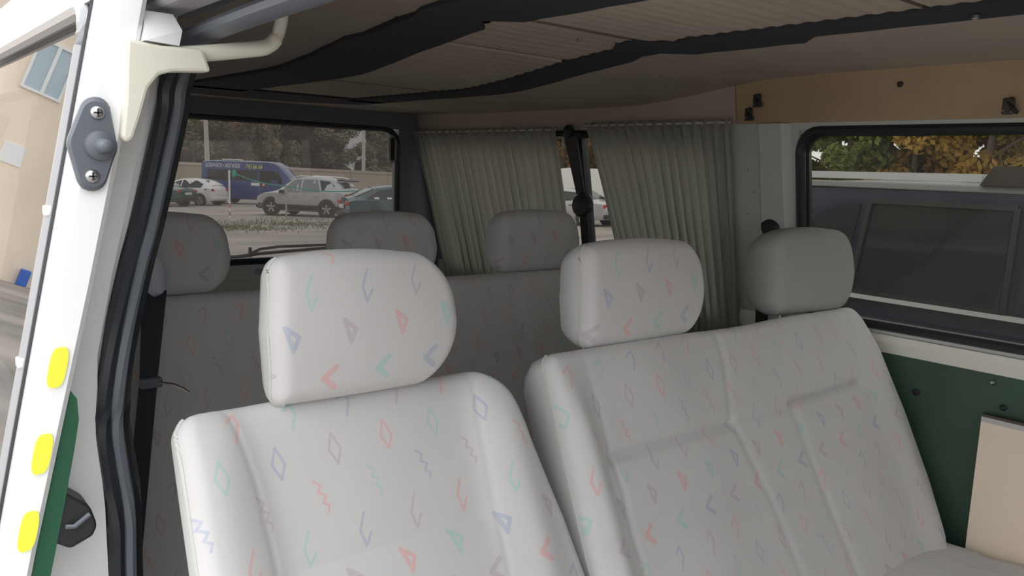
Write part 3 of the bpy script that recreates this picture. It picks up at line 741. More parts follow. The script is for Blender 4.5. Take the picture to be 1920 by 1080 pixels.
# ------------------------------------------------------------------ curtains
def curtain(name, label, ytop0, ytop1, ybot0, ybot1, zt, zb, folds, seed):
    rnd = random.Random(seed); n = folds * 8; V = []; F = []; nz = 22
    ph = [rnd.uniform(-.5, .5) for _ in range(folds + 2)]; am = [rnd.uniform(.55, 1.25) for _ in range(folds + 2)]
    for j in range(nz + 1):
        t = j / nz; z = zt + (zb - zt) * t
        for i in range(n + 1):
            u = i / n; k = u * folds; i0 = int(k); fr = k - i0
            A = am[i0] * (1 - fr) + am[min(i0 + 1, folds + 1)] * fr; p = ph[i0] * (1 - fr) + ph[min(i0 + 1, folds + 1)] * fr
            y = (ytop0 + (ytop1 - ytop0) * u) * (1 - t ** .8) + (ybot0 + (ybot1 - ybot0) * u) * t ** .8
            w = math.sin(2 * math.pi * k + p * (.4 + t)); amp = .010 * A * (.7 + .5 * t)
            x = XL(z) - .040 - amp * w - .004 * math.sin(4 * math.pi * k + 1.3 * p)
            zz = z + (.006 * math.cos(2 * math.pi * k) if j == 0 else 0)
            y += .006 * A * math.cos(2 * math.pi * k + p) * (.4 + t)
            V.append((x, y, zz))
    W = n + 1
    for j in range(nz):
        for i in range(n): a = j * W + i; F.append((a, a + 1, a + W + 1, a + W))
    root = empty(name, (XL(zb), (ytop0 + ytop1) / 2, zb), 0, label, 'curtain', 'curtains of the rear side window')
    c = MB(); c.v = [(x - root.location.x, y - root.location.y, z - root.location.z) for x, y, z in V]; c.f = F; c.mi = [0] * len(F)
    o = c.build('cloth', M['curtain'], root, True)
    md = o.modifiers.new('thick', 'SOLIDIFY'); md.thickness = .002
    MB().tube([(XL(zt) - .04 - root.location.x, ytop0 - root.location.y, zt - .004 - root.location.z), (XL(zt) - .04 - root.location.x, ytop1 - root.location.y, zt - .004 - root.location.z)], .004, 6).build('rail_wire', M['plain'], root)
    return root
curtain('curtain', 'grey-green pleated curtain nearest the tall steel pillar, behind the double bench', 1.335, 1.885, 1.325, 1.72, 1.748, 1.08, 15, 4)
curtain('curtain', 'grey-green pleated curtain next to the rear window, behind the rear bench', 2.03, 2.90, 1.985, 2.78, 1.738, 1.10, 19, 9)

# ------------------------------------------------------------------ belts, clips and small things
b = empty('seat_belt', (XL(1.48) - .03, 1.95, 1.2), 0, 'black belt strap with a round knob hanging between the two curtains', 'belt')
bx = lambda z: XL(z) - .028
def rel(root, pts): return [(p[0] - root.location.x, p[1] - root.location.y, p[2] - root.location.z) for p in pts]
MB().prism(rel(b, [(bx(1.72), 1.945, 1.72), (bx(1.72), 2.005, 1.72), (bx(1.72) + .004, 2.005, 1.72), (bx(1.72) + .004, 1.945, 1.72)]), rel(b, [(bx(1.48), 1.925, 1.48), (bx(1.48), 1.960, 1.48), (bx(1.48) + .004, 1.960, 1.48), (bx(1.48) + .004, 1.925, 1.48)])).build('strap', M['blackp'], b)
MB().prism(rel(b, [(bx(1.48), 1.925, 1.48), (bx(1.48), 1.960, 1.48), (bx(1.48) + .004, 1.960, 1.48), (bx(1.48) + .004, 1.925, 1.48)]), rel(b, [(bx(1.2), 1.93, 1.2), (bx(1.2), 1.965, 1.2), (bx(1.2) + .004, 1.965, 1.2), (bx(1.2) + .004, 1.93, 1.2)])).build('strap', M['blackp'], b)
MB().lathe([(.026, 0), (.040, .006), (.042, .016), (.034, .026), (.012, .030)], rel(b, [(bx(1.49) + .004, 1.935, 1.488)])[0], (-1, -.15, .1), 24).build('knob', M['blackp'], b, True)
MB().box(*[q for k in zip(rel(b, [(bx(1.72) - .004, 1.92, 1.712)])[0], rel(b, [(bx(1.72) + .006, 2.04, 1.722)])[0]) for q in k], .002).build('top_bracket', M['blackp'], b)
MB().lathe([(.022, 0), (.020, .01), (.008, .014)], rel(b, [(bx(1.73), 1.975, 1.728)])[0], (-1, 0, .1), 18).build('top_cap', M['blackp'], b, True)

b = empty('belt_anchor', (XL(1.45), 1.25, 1.35), 0, 'black belt anchor on the steel pillar just behind the right-hand plain headrest', 'belt')
MB().lathe([(.034, 0), (.034, .014), (.028, .026), (.012, .032)], rel(b, [(XL(1.46), 1.232, 1.470)])[0], (-1, 0, .15), 20).build('anchor_cap', M['blackp'], b, True)
MB().box(*[q for k in zip(rel(b, [(XL(1.46) - .02, 1.212, 1.40)])[0], rel(b, [(XL(1.46) + .0, 1.262, 1.462)])[0]) for q in k], .006).build('anchor_slot', M['dark'], b)
MB().prism(rel(b, [(XL(1.43) - .018, 1.23, 1.43), (XL(1.43) - .018, 1.272, 1.43), (XL(1.43) - .015, 1.272, 1.43), (XL(1.43) - .015, 1.23, 1.43)]), rel(b, [(XL(1.1) - .018, 1.25, 1.10), (XL(1.1) - .018, 1.285, 1.10), (XL(1.1) - .015, 1.285, 1.10), (XL(1.1) - .015, 1.25, 1.10)])).build('strap', M['blackp'], b)

b = empty('seat_belt', (.40, 1.46, 1.0), 0, 'dark belt with pale round cap and loose tongue beside the leftmost rear headrest', 'belt')
MB().prism(rel(b, [(.408, 1.515, 1.36), (.447, 1.505, 1.36), (.447, 1.508, 1.36), (.408, 1.518, 1.36)]), rel(b, [(.388, 1.475, 1.205), (.415, 1.465, 1.205), (.415, 1.468, 1.205), (.388, 1.478, 1.205)])).build('strap', M['felt'], b)
MB().prism(rel(b, [(.388, 1.475, 1.205), (.415, 1.465, 1.205), (.415, 1.468, 1.205), (.388, 1.478, 1.205)]), rel(b, [(.33, 1.46, .75), (.36, 1.45, .75), (.36, 1.453, .75), (.33, 1.463, .75)])).build('strap', M['felt'], b)
cp = MB().lathe([(.028, -.006), (.030, 0), (.027, .014), (.014, .022), (.004, .024)], (0, 0, 0), (.55, -.8, .1), 20).build('anchor_cap', M['palecap'], b, True, rel(b, [(.424, 1.50, 1.388)])[0]); cp.scale = (.75, .75, 1.25)
MB().box(*[q for k in zip(rel(b, [(.385, 1.455, 1.195)])[0], rel(b, [(.422, 1.472, 1.213)])[0]) for q in k], .004).build('tongue_grip', M['greyp'], b)
MB().tube(rel(b, [(.415, 1.455, 1.205), (.438, 1.45, 1.199), (.452, 1.445, 1.191), (.461, 1.44, 1.184)]), [.005, .006, .0055, .004], 6, flat=.5).build('tongue', M['metal'], b, True)

def clip(y, z, label, big=True, yaw=0.0):
    x = XL(z) - .0105
    o = empty('coat_hook', (x, y, z), 0, label, 'hook')
    MB().box(-.006, 0, -.012, .012, -.018, .016, .003).build('hook_plate', M['dkmetal'], o)
    MB().tube([(-.004, -.004, .012), (-.016, -.006, .008), (-.020, -.014, -.008), (-.012, -.022, -.016)], [.006, .007, .006, .004], 8).build('hook_arm', M['blackp'], o, True)
    for (dy, dz) in ((-.008, -.012), (.008, -.010)): MB().lathe([(.003, 0), (.0015, .002)], (-.006, dy, dz), (-1, 0, 0), 8).build('screw', M['metal'], o)
    return o
clip(1.268, 1.800, 'dark swivel hook on the hardboard panel, upper one above the curtain corner')
clip(1.295, 1.766, 'dark hook with bright screw heads touching the curtain top corner')
clip(.668, 1.766, 'dark hook above the side window at the right picture edge')

bd = empty('board', (1.955, .18, .66), 0, 'pale cream board with dark top edge standing against the green side panel', 'board')
MB().box(-.008, .008, -.62, .488, 0, .428).build('board_sheet', M['board'], bd)
MB().box(-.010, .010, -.62, .488, .428, .434).build('top_edge', M['dkmetal'], bd)
MB().box(-.0085, -.0078, -.62, .488, .416, .428).build('top_lip', M['chrome'], bd)

# ------------------------------------------------------------------ outside: ground, wall, building
GS = .0225
def gz(x, y): return -GS * y
ground = MB().add([(-80, -60, GS * 60), (220, -60, GS * 60), (220, 260, -GS * 260), (-80, 260, -GS * 260)], [(0, 1, 2, 3)]).build('ground', M['ground']); tag(ground, kind='structure')

fw = empty('concrete_wall', (30, 60, gz(0, 60)), 0, 'long beige concrete wall running behind the parked cars', 'wall')
for k in range(14):
    xa0 = -22 + k * 3.5; zt = 2.40 - (xa0 + 12.4) * .0175
    MB().prism([(xa0, 0, -.2), (xa0 + 3.46, 0, -.2), (xa0 + 3.46, 0, zt - .061), (xa0, 0, zt)], [(xa0, .15, -.2), (xa0 + 3.46, .15, -.2), (xa0 + 3.46, .15, zt - .061), (xa0, .15, zt)]).build('wall_panel', M['concrete'], fw)
    MB().prism([(xa0, -.06, zt), (xa0 + 3.46, -.06, zt - .061), (xa0 + 3.46, -.06, zt + .14), (xa0, -.06, zt + .2)], [(xa0, .2, zt), (xa0 + 3.46, .2, zt - .061), (xa0 + 3.46, .2, zt + .14), (xa0, .2, zt + .2)]).build('coping', M['concrete2'] if k < 6 else M['concrete'], fw)

def facade_window(parent, x, z, w, h, y=-.02, mull=True):
    f = MB().box(x - w / 2 - .08, x + w / 2 + .08, y - .05, y + .04, z - h / 2 - .08, z - h / 2).box(x - w / 2 - .08, x + w / 2 + .08, y - .05, y + .04, z + h / 2, z + h / 2 + .08) \
        .box(x - w / 2 - .08, x - w / 2, y - .05, y + .04, z - h / 2, z + h / 2).box(x + w / 2, x + w / 2 + .08, y - .05, y + .04, z - h / 2, z + h / 2)
    if mull: f.box(x - w * .02 - .05, x - w * .02 + .05, y - .05, y + .04, z - h / 2, z + h / 2)
    fo = f.build('window', M['winframe'], parent)
    MB().box(x - w / 2, x + w / 2, y - .01, y + .03, z - h / 2, z + h / 2).build('pane', M['bglass'], fo)
bl = empty('building', (-12, 28, gz(0, 28)), 0, 'beige rendered building with white framed windows mirrored in the sliding door glass', 'building')
MB().box(-14, 10.6, 0, 9, -.3, 9.2).build('facade', M['stucco'], bl)
MB().box(-14.2, 10.8, -.25, 9.2, 9.2, 9.5).build('roof_edge', M['bwhite'], bl)
for (x, z) in ((8.6, 6.35), (8.6, 3.1 - 9), (5.4, 6.35), (2.2, 6.35), (-1.0, 6.35), (5.0, 2.6), (1.8, 2.6)):
    if z > 0: facade_window(bl, x, z, .95, 1.45)
MB().box(8.35, 8.95, -.03, 0, 3.3, 3.9).build('wall_notice', M['winframe'], bl)
MB().box(7.0, 7.28, -.25, -.02, .0, .5, .03).build('meter_box', M['bluebag'], bl)

hb = empty('apartment_building', (71.5, 130, gz(0, 130)), math.radians(-25), 'pale distant house glimpsed between brown trees behind the concrete wall', 'building')
MB().box(-3.2, 2.6, 0, 6, 0, 11.4).build('house_wall', M['bwhite'], hb)
for i in range(3):
    for j in range(4): f_ = MB().box(-2.5 + i * 1.8, -1.5 + i * 1.8, -.06, .02, 1.2 + j * 2.6, 2.6 + j * 2.6).build('window', M['bglass'], hb)
MB().prism([(-3.5, -.3, 11.4), (2.9, -.3, 11.4), (-.3, -.3, 13.0)], [(-3.5, 6.3, 11.4), (2.9, 6.3, 11.4), (-.3, 6.3, 13.0)]).build('roof', M['leafbrown'], hb)

# ------------------------------------------------------------------ trees
def tree_proto(name, h, cw, base, nleaf, leafs, seed, lm):
    rnd = random.Random(seed)
    root = empty(name, (0, 0, 0))
    t = MB(); t.tube([(0, 0, -.3), (.05, 0, h * .3), (-.05, .05, h * .6), (0, 0, h * .92)], [h * .022, h * .017, h * .011, .02], 7)
    for k in range(9):
        z = h * (.22 + .07 * k); a = k * 2.4; r = cw * (.85 - .05 * k)
        t.tube([(0, 0, z), (math.cos(a) * r * .5, math.sin(a) * r * .5, z + h * .07), (math.cos(a) * r, math.sin(a) * r, z + h * .12)], [h * .008, h * .005, .02], 5)
    t.build('trunk', M['bark'], root)
    V = []; F = []
    blobs = []
    for k in range(26):
        z = rnd.uniform(base, .97); rad = cw * math.sin(math.pi * min(1, (.12 + (z - base) / (1 - base) * .86))) ** .6
        a = rnd.uniform(0, 6.28); q = rad * math.sqrt(rnd.random()) * .8
        blobs.append((math.cos(a) * q, math.sin(a) * q, z * h, rnd.uniform(.22, .42) * cw))
    for _ in range(nleaf):
        bx_, by_, bz_, br_ = rnd.choice(blobs)
        d = Vector((rnd.gauss(0, 1), rnd.gauss(0, 1), rnd.gauss(0, .8))); d = d.normalized() * br_ * rnd.random() ** .4
        c = Vector((bx_, by_, bz_)) + d
        u = Vector((rnd.gauss(0, 1), rnd.gauss(0, 1), rnd.gauss(0, 1))).normalized(); w = u.orthogonal().normalized(); s = leafs * rnd.uniform(.6, 1.3)
        k = len(V); V += [c - u * s, c + w * s * .55, c + u * s, c - w * s * .55]; F.append((k, k + 1, k + 2, k + 3))
    me = bpy.data.meshes.new('crown'); me.from_pydata([v[:] for v in V], [], F)
    link('crown', me, M[lm], root)
    return root
def plant(proto, first, x, y, s, label, group, rz):
    o = proto if first else copy_tree(proto)
    o.location = (x, y, gz(x, y)); o.scale = (s, s, s * random.uniform(.9, 1.12)); o.rotation_euler = (0, 0, rz)
    tag(o, label, 'tree', group); return o
random.seed(11)
pb = [tree_proto('bare_tree', 12.5, 3.0, .03, 10000, .24, 21, 'leafbrown'), tree_proto('bare_tree', 14.0, 3.3, .04, 10000, .24, 22, 'leafbrown')]
k = 0
for i in range(46):
    r_ = i % 3; x = 6 + i * 1.5 + random.uniform(-.5, .5); y = 88 + r_ * 9 + random.uniform(-2, 2)
    if 1.74 < y / x < 1.90 and x > 40: y += 55
    plant(pb[k % 2], k < 2, x, y, random.uniform(.9, 1.25), 'brown late autumn tree in the row behind the concrete wall', 'brown trees behind the concrete wall', random.uniform(0, 6)); k += 1
pa = tree_proto('autumn_tree', 8.5, 2.7, .01, 9000, .20, 31, 'leafautumn'); pg = tree_proto('autumn_tree', 8.5, 2.6, .01, 9000, .20, 33, 'leafgreen')
fa = fg = True
for i in range(24):
    y = 8 + i * 1.7; x = 40 + (i % 2) * 2.6 + random.uniform(-.8, .8); g = (i in (7, 8, 10))
    if g: plant(pg, fg, x, y, random.uniform(1.0, 1.25), 'yellow-green bushy tree beyond the dark car, seen through the side window', 'green trees beyond the side window', random.uniform(0, 6)); fg = False
    else: plant(pa, fa, x, y, random.uniform(1.0, 1.3), 'orange autumn tree beyond the parked cars on the driver side', 'orange trees beyond the side windows', random.uniform(0, 6)); fa = False

# ------------------------------------------------------------------ poles, posts, rope, grass
def pole(x, y, h, r, label, lean=0.0):
    o = empty('utility_pole', (x, y, gz(x, y)), 0, label, 'pole')
    MB().tube([(0, 0, -.2), (lean * .5, 0, h * .5), (lean, 0, h)], [r, r * .85, r * .7], 10).build('shaft', M['polem'], o, True)
    MB().box(lean - .9, lean + .9, -.05, .05, h - .5, h - .38).build('crossarm', M['polem'], o)
pole(24.4, 70, 10.5, .23, 'pale concrete pole above the roof of the blue minibus', -.2)
pole(39.3, 70, 10.5, .19, 'pale thin pole beside the distant white house')
POSTS = [(11.57, 30.9, 1.83, 'postw', 'white post with red bands in front of the white hatchback'), (13.55, 30.2, 1.3, 'postd', 'faded grey post standing before the silver crossover'), (16.1, 28.6, 1.2, 'postd', 'faded post at the tail of the silver crossover')]
for (x, y, h, m, lab) in POSTS:
    o = empty('marker_post', (x, y, gz(x, y)), 0, lab, 'post')
    MB().lathe([(.036, -.1), (.036, h), (.02, h + .02)], (0, 0, 0), (0, 0, 1), 10).build('shaft', M[m], o, True)
    if m == 'postw':
        for z in (.12, .42): MB().lathe([(.039, z), (.039, z + .15)], (0, 0, 0), (0, 0, 1), 10).build('red_band', M['postr'], o)
        MB().lathe([(.07, h - .22), (.085, h - .1), (.06, h + .04)], (0.02, 0, 0), (.1, 0, 1), 10).build('rope_knot', M['rope'], o, True)
tops = [Vector((x, y, gz(x, y) + h - .02)) for x, y, h, _, _ in POSTS] + [Vector((16.6, 24.6, .02))]
rp = []
for a, c in zip(tops, tops[1:]):
    for i in range(12): t = i / 12; p = a.lerp(c, t); p.z -= .12 * math.sin(math.pi * t); rp.append(p)
rp.append(tops[-1])
ro = MB().tube(rp, .022, 6).build('rope', M['rope'], None, True); tag(ro, 'thin green rope strung between the posts across the car park', 'rope')
rnd = random.Random(5); V = []; F = []
for _ in range(1500):
    c = rnd.choice([(9.3, 25.5, .8), (9.3, 25.5, .8), (9.8, 24.0, 1.0), (12.0, 25.6, 1.6), (12.4, 26.2, .8), (13.6, 28.5, 2.0), (11.4, 27.5, 1.8)])
    x = c[0] + rnd.gauss(0, .75) * c[2]; y = c[1] + rnd.gauss(0, .6) * c[2]; h = rnd.uniform(.04, .13); a = rnd.uniform(0, 3.14); z = gz(x, y)
    i = len(V); V += [(x - .02 * math.cos(a), y - .02 * math.sin(a), z), (x + .02 * math.cos(a), y + .02 * math.sin(a), z), (x + rnd.uniform(-.06, .06), y + rnd.uniform(-.06, .06), z + h)]; F.append((i, i + 1, i + 2))
me = bpy.data.meshes.new('grass'); me.from_pydata(V, [], F); tag(link('grass', me, M['grass']), 'sparse grass tufts on the ground before the posts', 'grass', kind='stuff')

# ------------------------------------------------------------------ vehicles
def car(name, label, cat, loc, heading, body, stations, panes, top_panes, wheels, extra=None, wheel_r=.32, group=None, lower=None, rimm='rim', spokes=5, shoulder=(.05, .90)):
    """stations: (x, zbottom, zbelt, ztop, half width, half roof width); forward = +x"""
    root = empty(name, loc, heading, label, cat, group)
    S = stations
    def at_(x):
        for a, b in zip(S, S[1:]):
            if x <= b[0]: t = (x - a[0]) / (b[0] - a[0]); t = min(1, max(0, t)); return [p + (q - p) * t for p, q in zip(a, b)]
        return list(S[-1])
    def half(s):
        x, zb, zl, zt, w, wr = s; zm = zb + (zl - zb) * .45; ze = max(zl + .01, zt - shoulder[0])
        return [(0, zb), (w * .90, zb), (w * .975, zb + .08), (w, zm), (w * .985, zl), (wr, ze), (wr * shoulder[1], ze + (zt - ze) * .7), (0, zt + .02)]
    V = []; F = []; n = 0
    fine = []
    for a, b in zip(S, S[1:]):
        k = max(1, int((b[0] - a[0]) / .16)); fine += [[p + (q - p) * i / k for p, q in zip(a, b)] for i in range(k)]
    fine.append(list(S[-1]))
    for s in fine:
        h = half(s); ring = [(s[0], y, z) for y, z in h] + [(s[0], -y, z) for y, z in h[-2:0:-1]]
        n = len(ring); V += ring
    for i in range(len(fine) - 1):
        for k in range(n): F.append((i * n + k, i * n + (k + 1) % n, (i + 1) * n + (k + 1) % n, (i + 1) * n + k))
    F += [tuple(range(n)), tuple(range(len(V) - n, len(V)))]
    MB().add(V, F).build('body', M[body], root, True)
    def ysurf(x, z):
        h = half(at_(x))
        for (ya_, za_), (yb_, zb_) in zip(h[1:], h[2:]):
            if za_ <= z <= zb_ and zb_ > za_: return ya_ + (yb_ - ya_) * (z - za_) / (zb_ - za_)
        return h[4][0]
    def onside(poly, sgn, out, th=.012):
        A = [(x, sgn * (ysurf(x, z) + out - th), z) for x, z in poly]; B = [(x, sgn * (ysurf(x, z) + out), z) for x, z in poly]
        return MB().prism(A, B)
    for poly, m in panes:
        for sg in (-1, 1):
            onside(poly, sg, .008).build('side_window', M[m], root)
    for (xa_, xb_, ka, kb, nm, m) in top_panes:
        sa, sb = at_(xa_), at_(xb_); za_, zb_ = sa[3] + .02, sb[3] + .02
        nrm = Vector((-(zb_ - za_), 0, xb_ - xa_)).normalized() * .012
        if nrm.z < 0: nrm = -nrm
        q = [Vector((xa_, sa[5] * ka, za_ - .03 * ka)), Vector((xb_, sb[5] * kb, zb_ - .03 * kb)), Vector((xb_, 0, zb_)), Vector((xb_, -sb[5] * kb, zb_ - .03 * kb)), Vector((xa_, -sa[5] * ka, za_ - .03 * ka)), Vector((xa_, 0, za_))]
        MB().prism([p for p in q], [p + nrm for p in q]).build(nm, M[m], root)
    for wx in wheels:
        for sg in (-1, 1):
            yw = sg * (at_(wx)[4] * .995)
            arch = MB().lathe([(wheel_r * 1.20, -.03), (wheel_r * 1.20, .006), (wheel_r * 1.04, .010)], (wx, yw, wheel_r + .03), (0, sg, 0), 28).build('wheel_arch', M['cladding'] if lower or body != 'carwhite' else M['cladding'], root, True)
            w = MB().lathe([(wheel_r * .62, -.2), (wheel_r * .95, -.2), (wheel_r, -.17), (wheel_r, -.03), (wheel_r * .94, .012), (wheel_r * .66, .016), (wheel_r * .63, .002), (.05, .0)], (wx, yw, wheel_r), (0, sg, 0), 28).build('wheel', M['tyre'], root, True)
            MB().lathe([(wheel_r * .64, .0), (wheel_r * .64, .012), (wheel_r * .6, .016), (wheel_r * .56, .005), (.03, .004)], (wx, yw, wheel_r), (0, sg, 0), 28).build('rim', M['rimdark' if spokes < 6 else rimm], w, True)
            sp2 = MB()
            for k in range(spokes):
                a = k * 2 * math.pi / spokes + .3; c_, s__ = math.cos(a), math.sin(a); r1 = wheel_r * .6
                sp2.prism([(wx + c_ * .03 - s__ * .03, yw + sg * .008, wheel_r + s__ * .03 + c_ * .03), (wx + c_ * r1 - s__ * .03, yw + sg * .012, wheel_r + s__ * r1 + c_ * .03), (wx + c_ * r1 + s__ * .03, yw + sg * .012, wheel_r + s__ * r1 - c_ * .03), (wx + c_ * .03 + s__ * .03, yw + sg * .008, wheel_r + s__ * .03 - c_ * .03)],
                          [(wx + c_ * .03 - s__ * .02, yw + sg * .022, wheel_r + s__ * .03 + c_ * .02), (wx + c_ * r1 - s__ * .02, yw + sg * .020, wheel_r + s__ * r1 + c_ * .02), (wx + c_ * r1 + s__ * .02, yw + sg * .020, wheel_r + s__ * r1 - c_ * .02), (wx + c_ * .03 + s__ * .02, yw + sg * .022, wheel_r + s__ * .03 - c_ * .02)])
            sp2.build('spokes', M[rimm], w)
    if lower:
        for sg in (-1, 1):
            lm = MB(); x_a, x_b, z_a, z_b = lower
            for k in range(16):
                xa_ = x_a + (x_b - x_a) * k / 16; xb_ = x_a + (x_b - x_a) * (k + 1) / 16
                q = onside([(xa_, z_a), (xb_, z_a), (xb_, (z_a + z_b) / 2), (xa_, (z_a + z_b) / 2)], sg, .02, .03); lm.add(q.v, q.f)
                q = onside([(xa_, (z_a + z_b) / 2), (xb_, (z_a + z_b) / 2), (xb_, z_b), (xa_, z_b)], sg, .016, .03); lm.add(q.v, q.f)
            lm.build('sill_cladding', M['cladding'], root)
    if extra: extra(root, at_, ysurf, onside)
    return root
def lampbox(root, nm, m, x0_, x1_, y0_, y1_, z0_, z1_, bev=.03): MB().box(x0_, x1_, y0_, y1_, z0_, z1_, bev).build(nm, M[m], root, True)

def face(px_dir, yaw): return math.atan2(px_dir[1], px_dir[0]) + yaw
# silver crossover, side-on, nose to the left
CR = [(-2.18, .48, .80, .84, .66, .55), (-2.12, .36, .95, 1.0, .82, .62), (-2.0, .30, 1.06, 1.22, .88, .62), (-1.75, .26, 1.08, 1.45, .91, .60), (-1.35, .24, 1.06, 1.60, .92, .59), (-.6, .23, 1.03, 1.66, .92, .60), (.1, .23, 1.0, 1.64, .92, .60), (.5, .23, .98, 1.54, .92, .58), (1.15, .23, .97, 1.10, .90, .66), (1.35, .24, .96, 1.03, .89, .70), (1.85, .28, .88, .94, .86, .66), (2.08, .34, .74, .82, .78, .58), (2.18, .42, .6, .66, .62, .45)]
def silver_extra(root, at_, ysurf, onside):
    for sg in (-1, 1):
        lampbox(root, 'tail_lamp', 'redlamp', -2.16, -1.80, sg * .60 - .22, sg * .60 + .22, .90, 1.02)
        lampbox(root, 'head_lamp', 'lamp', 1.80, 2.06, sg * .66 - .12, sg * .66 + .12, .70, .80)
        onside([(-1.7, .62), (1.0, .60), (1.0, .64), (-1.7, .70)], sg, .012).build('door_crease', M['carsilver'], root)
        for xd in (.78, -.25, -1.15): onside([(xd, .45), (xd + .012, .45), (xd - .04, .98), (xd - .052, .98)], sg, .004, .01).build('door_gap', M['cladding'], root)
        for xd in (.05, -.9): onside([(xd, .86), (xd + .2, .86), (xd + .2, .89), (xd, .89)], sg, .02, .02).build('door_handle', M['carsilver'], root)
        MB().tube([(-1.6, sg * .56, 1.60), (-1.3, sg * .57, 1.68), (.1, sg * .57, 1.70), (.4, sg * .56, 1.62)], .022, 6).build('roof_rail', M['chrome'], root, True)
        MB().box(.66, .84, sg * 1.0 - .08, sg * 1.0 + .08, .96, 1.10, .03).build('wing_mirror', M['cladding'], root, True)
    MB().prism([(-1.62, -.55, 1.56), (-2.08, -.50, 1.52), (-2.08, -.50, 1.56), (-1.6, -.55, 1.62)], [(-1.62, .55, 1.56), (-2.08, .50, 1.52), (-2.08, .50, 1.56), (-1.6, .55, 1.62)]).build('tail_spoiler', M['cladding'], root)
    MB().box(-2.2, -2.14, -.25, .25, .70, .82).build('number_plate', M['plate'], root)
    lampbox(root, 'bumper', 'cladding', 2.02, 2.2, -.7, .7, .30, .46)
PS = [([(.86, 1.0), (.42, 1.50), (.15, 1.56), (-.02, 1.56), (-.05, 1.02)], 'lightglass'), ([(-.12, 1.03), (-.10, 1.57), (-.75, 1.57), (-1.0, 1.07)], 'lightglass'), ([(-1.08, 1.09), (-.84, 1.56), (-1.3, 1.52), (-1.62, 1.32)], 'carglass')]
car('crossover_car', 'silver crossover with black cladding parked side-on in front of the blue minibus', 'car', (15.6, 32.4, gz(0, 32.4)), math.radians(124), 'carsilver', CR, PS, [(.56, 1.1, .92, .92, 'windscreen', 'lightglass'), (-1.95, -1.55, .85, .85, 'rear_window', 'carglass')], (1.32, -1.32), silver_extra, .35, lower=(-2.0, 2.0, .27, .50), spokes=5)

# blue minibus, nose to the right
BS = [(-2.95, .42, 1.25, 2.34, .92, .78), (-2.9, .34, 1.3, 2.46, .98, .82), (-2.3, .30, 1.3, 2.54, 1.0, .84), (1.0, .30, 1.3, 2.54, 1.0, .84), (1.45, .30, 1.3, 2.48, 1.0, .82), (1.75, .30, 1.28, 2.28, 1.0, .80), (2.25, .32, 1.24, 1.72, .98, .78), (2.5, .34, 1.2, 1.36, .95, .74), (2.8, .36, 1.05, 1.14, .90, .66), (2.95, .42, .85, .92, .82, .56)]
def bus_extra(root, at_, ysurf, onside):
    def sign(txt, m, x, z, size, nm, sx):
        cu = bpy.data.curves.new(nm, 'FONT'); cu.body = txt; cu.size = size; cu.extrude = .004; cu.shear = .25; cu.align_x = 'LEFT';
        tmp = bpy.data.objects.new(nm, cu); COL.objects.link(tmp); bpy.context.view_layer.update()
        me = bpy.data.meshes.new_from_object(tmp.evaluated_get(bpy.context.evaluated_depsgraph_get())); bpy.data.objects.remove(tmp)
        me.materials.clear(); o = link(nm, me, M[m], root)
        o.scale = (sx, 1, 1); o.location = (x, -(ysurf(0, z + size * .3) + .012), z); lean = math.atan2(1.0 * .985 - .84, 2.49 - 1.3); o.rotation_euler = (math.pi / 2 - lean, 0, 0)
        return o
    sign('БОБРУЙСК • МОГИЛЕВ', 'textwhite', -2.70, 2.12, .33, 'route_lettering', .56)
    sign('743 66 66', 'textyellow', -.28, 2.11, .36, 'phone_lettering', .70)
    for sg in (-1, 1):
        onside([(.50, .72), (.52, .72), (.52, 2.1), (.50, 2.1)], sg, .004, .01).build('door_gap', M['cladding'], root)
        onside([(-1.0, .42), (-.98, .42), (-.98, 2.1), (-1.0, 2.1)], sg, .004, .01).build('door_gap', M['cladding'], root)
        onside([(-2.6, .66), (2.5, .66), (2.5, .72), (-2.6, .72)], sg, .015, .02).build('side_moulding', M['cladding'], root)
        lampbox(root, 'head_lamp', 'lamp', 2.55, 2.9, sg * .72 - .14, sg * .72 + .14, .92, 1.12)
        lampbox(root, 'tail_lamp', 'redlamp', -2.98, -2.88, sg * .86 - .08, sg * .86 + .08, .9, 1.4)
        MB().box(1.75, 1.9, sg * 1.14 - .13, sg * 1.14 + .13, 1.35, 1.68, .04).build('wing_mirror', M['cladding'], root, True)
    onside([(.10, 1.12), (.62, 1.12), (.62, 1.30), (.10, 1.30)], -1, .012, .014).build('white_sticker', M['sticker'], root)
    pts = [(.86 + .09 * math.cos(k * math.pi / 8), 1.2 + .09 * math.sin(k * math.pi / 8)) for k in range(16)]
    onside(pts, -1, .012, .014).build('orange_sticker', M['orange'], root)
    MB().box(-1.9, -.9, -.4, .4, 2.55, 2.62, .03).build('roof_hatch', M['plate'], root)
    MB().box(2.9, 3.0, -.8, .8, .42, .72, .04).build('bumper', M['cladding'], root, True)
PB = [([(.62, 1.34), (1.98, 1.30), (1.72, 1.95), (1.45, 2.0), (.62, 2.0)], 'carglass'), ([(-.92, 1.40), (.44, 1.40), (.44, 2.0), (-.92, 2.0)], 'carglass'), ([(-2.55, 1.40), (-1.06, 1.40), (-1.06, 2.0), (-2.55, 2.0)], 'carglass')]
car('minibus', 'dark blue minibus with white route lettering and yellow phone number on its side', 'minibus', (19.35, 47.4, gz(0, 47.4)), math.radians(-44), 'carblue', BS, PB, [(1.70, 2.42, .92, .92, 'windscreen', 'lightglass')], (1.85, -1.75), bus_extra, .34, spokes=8)

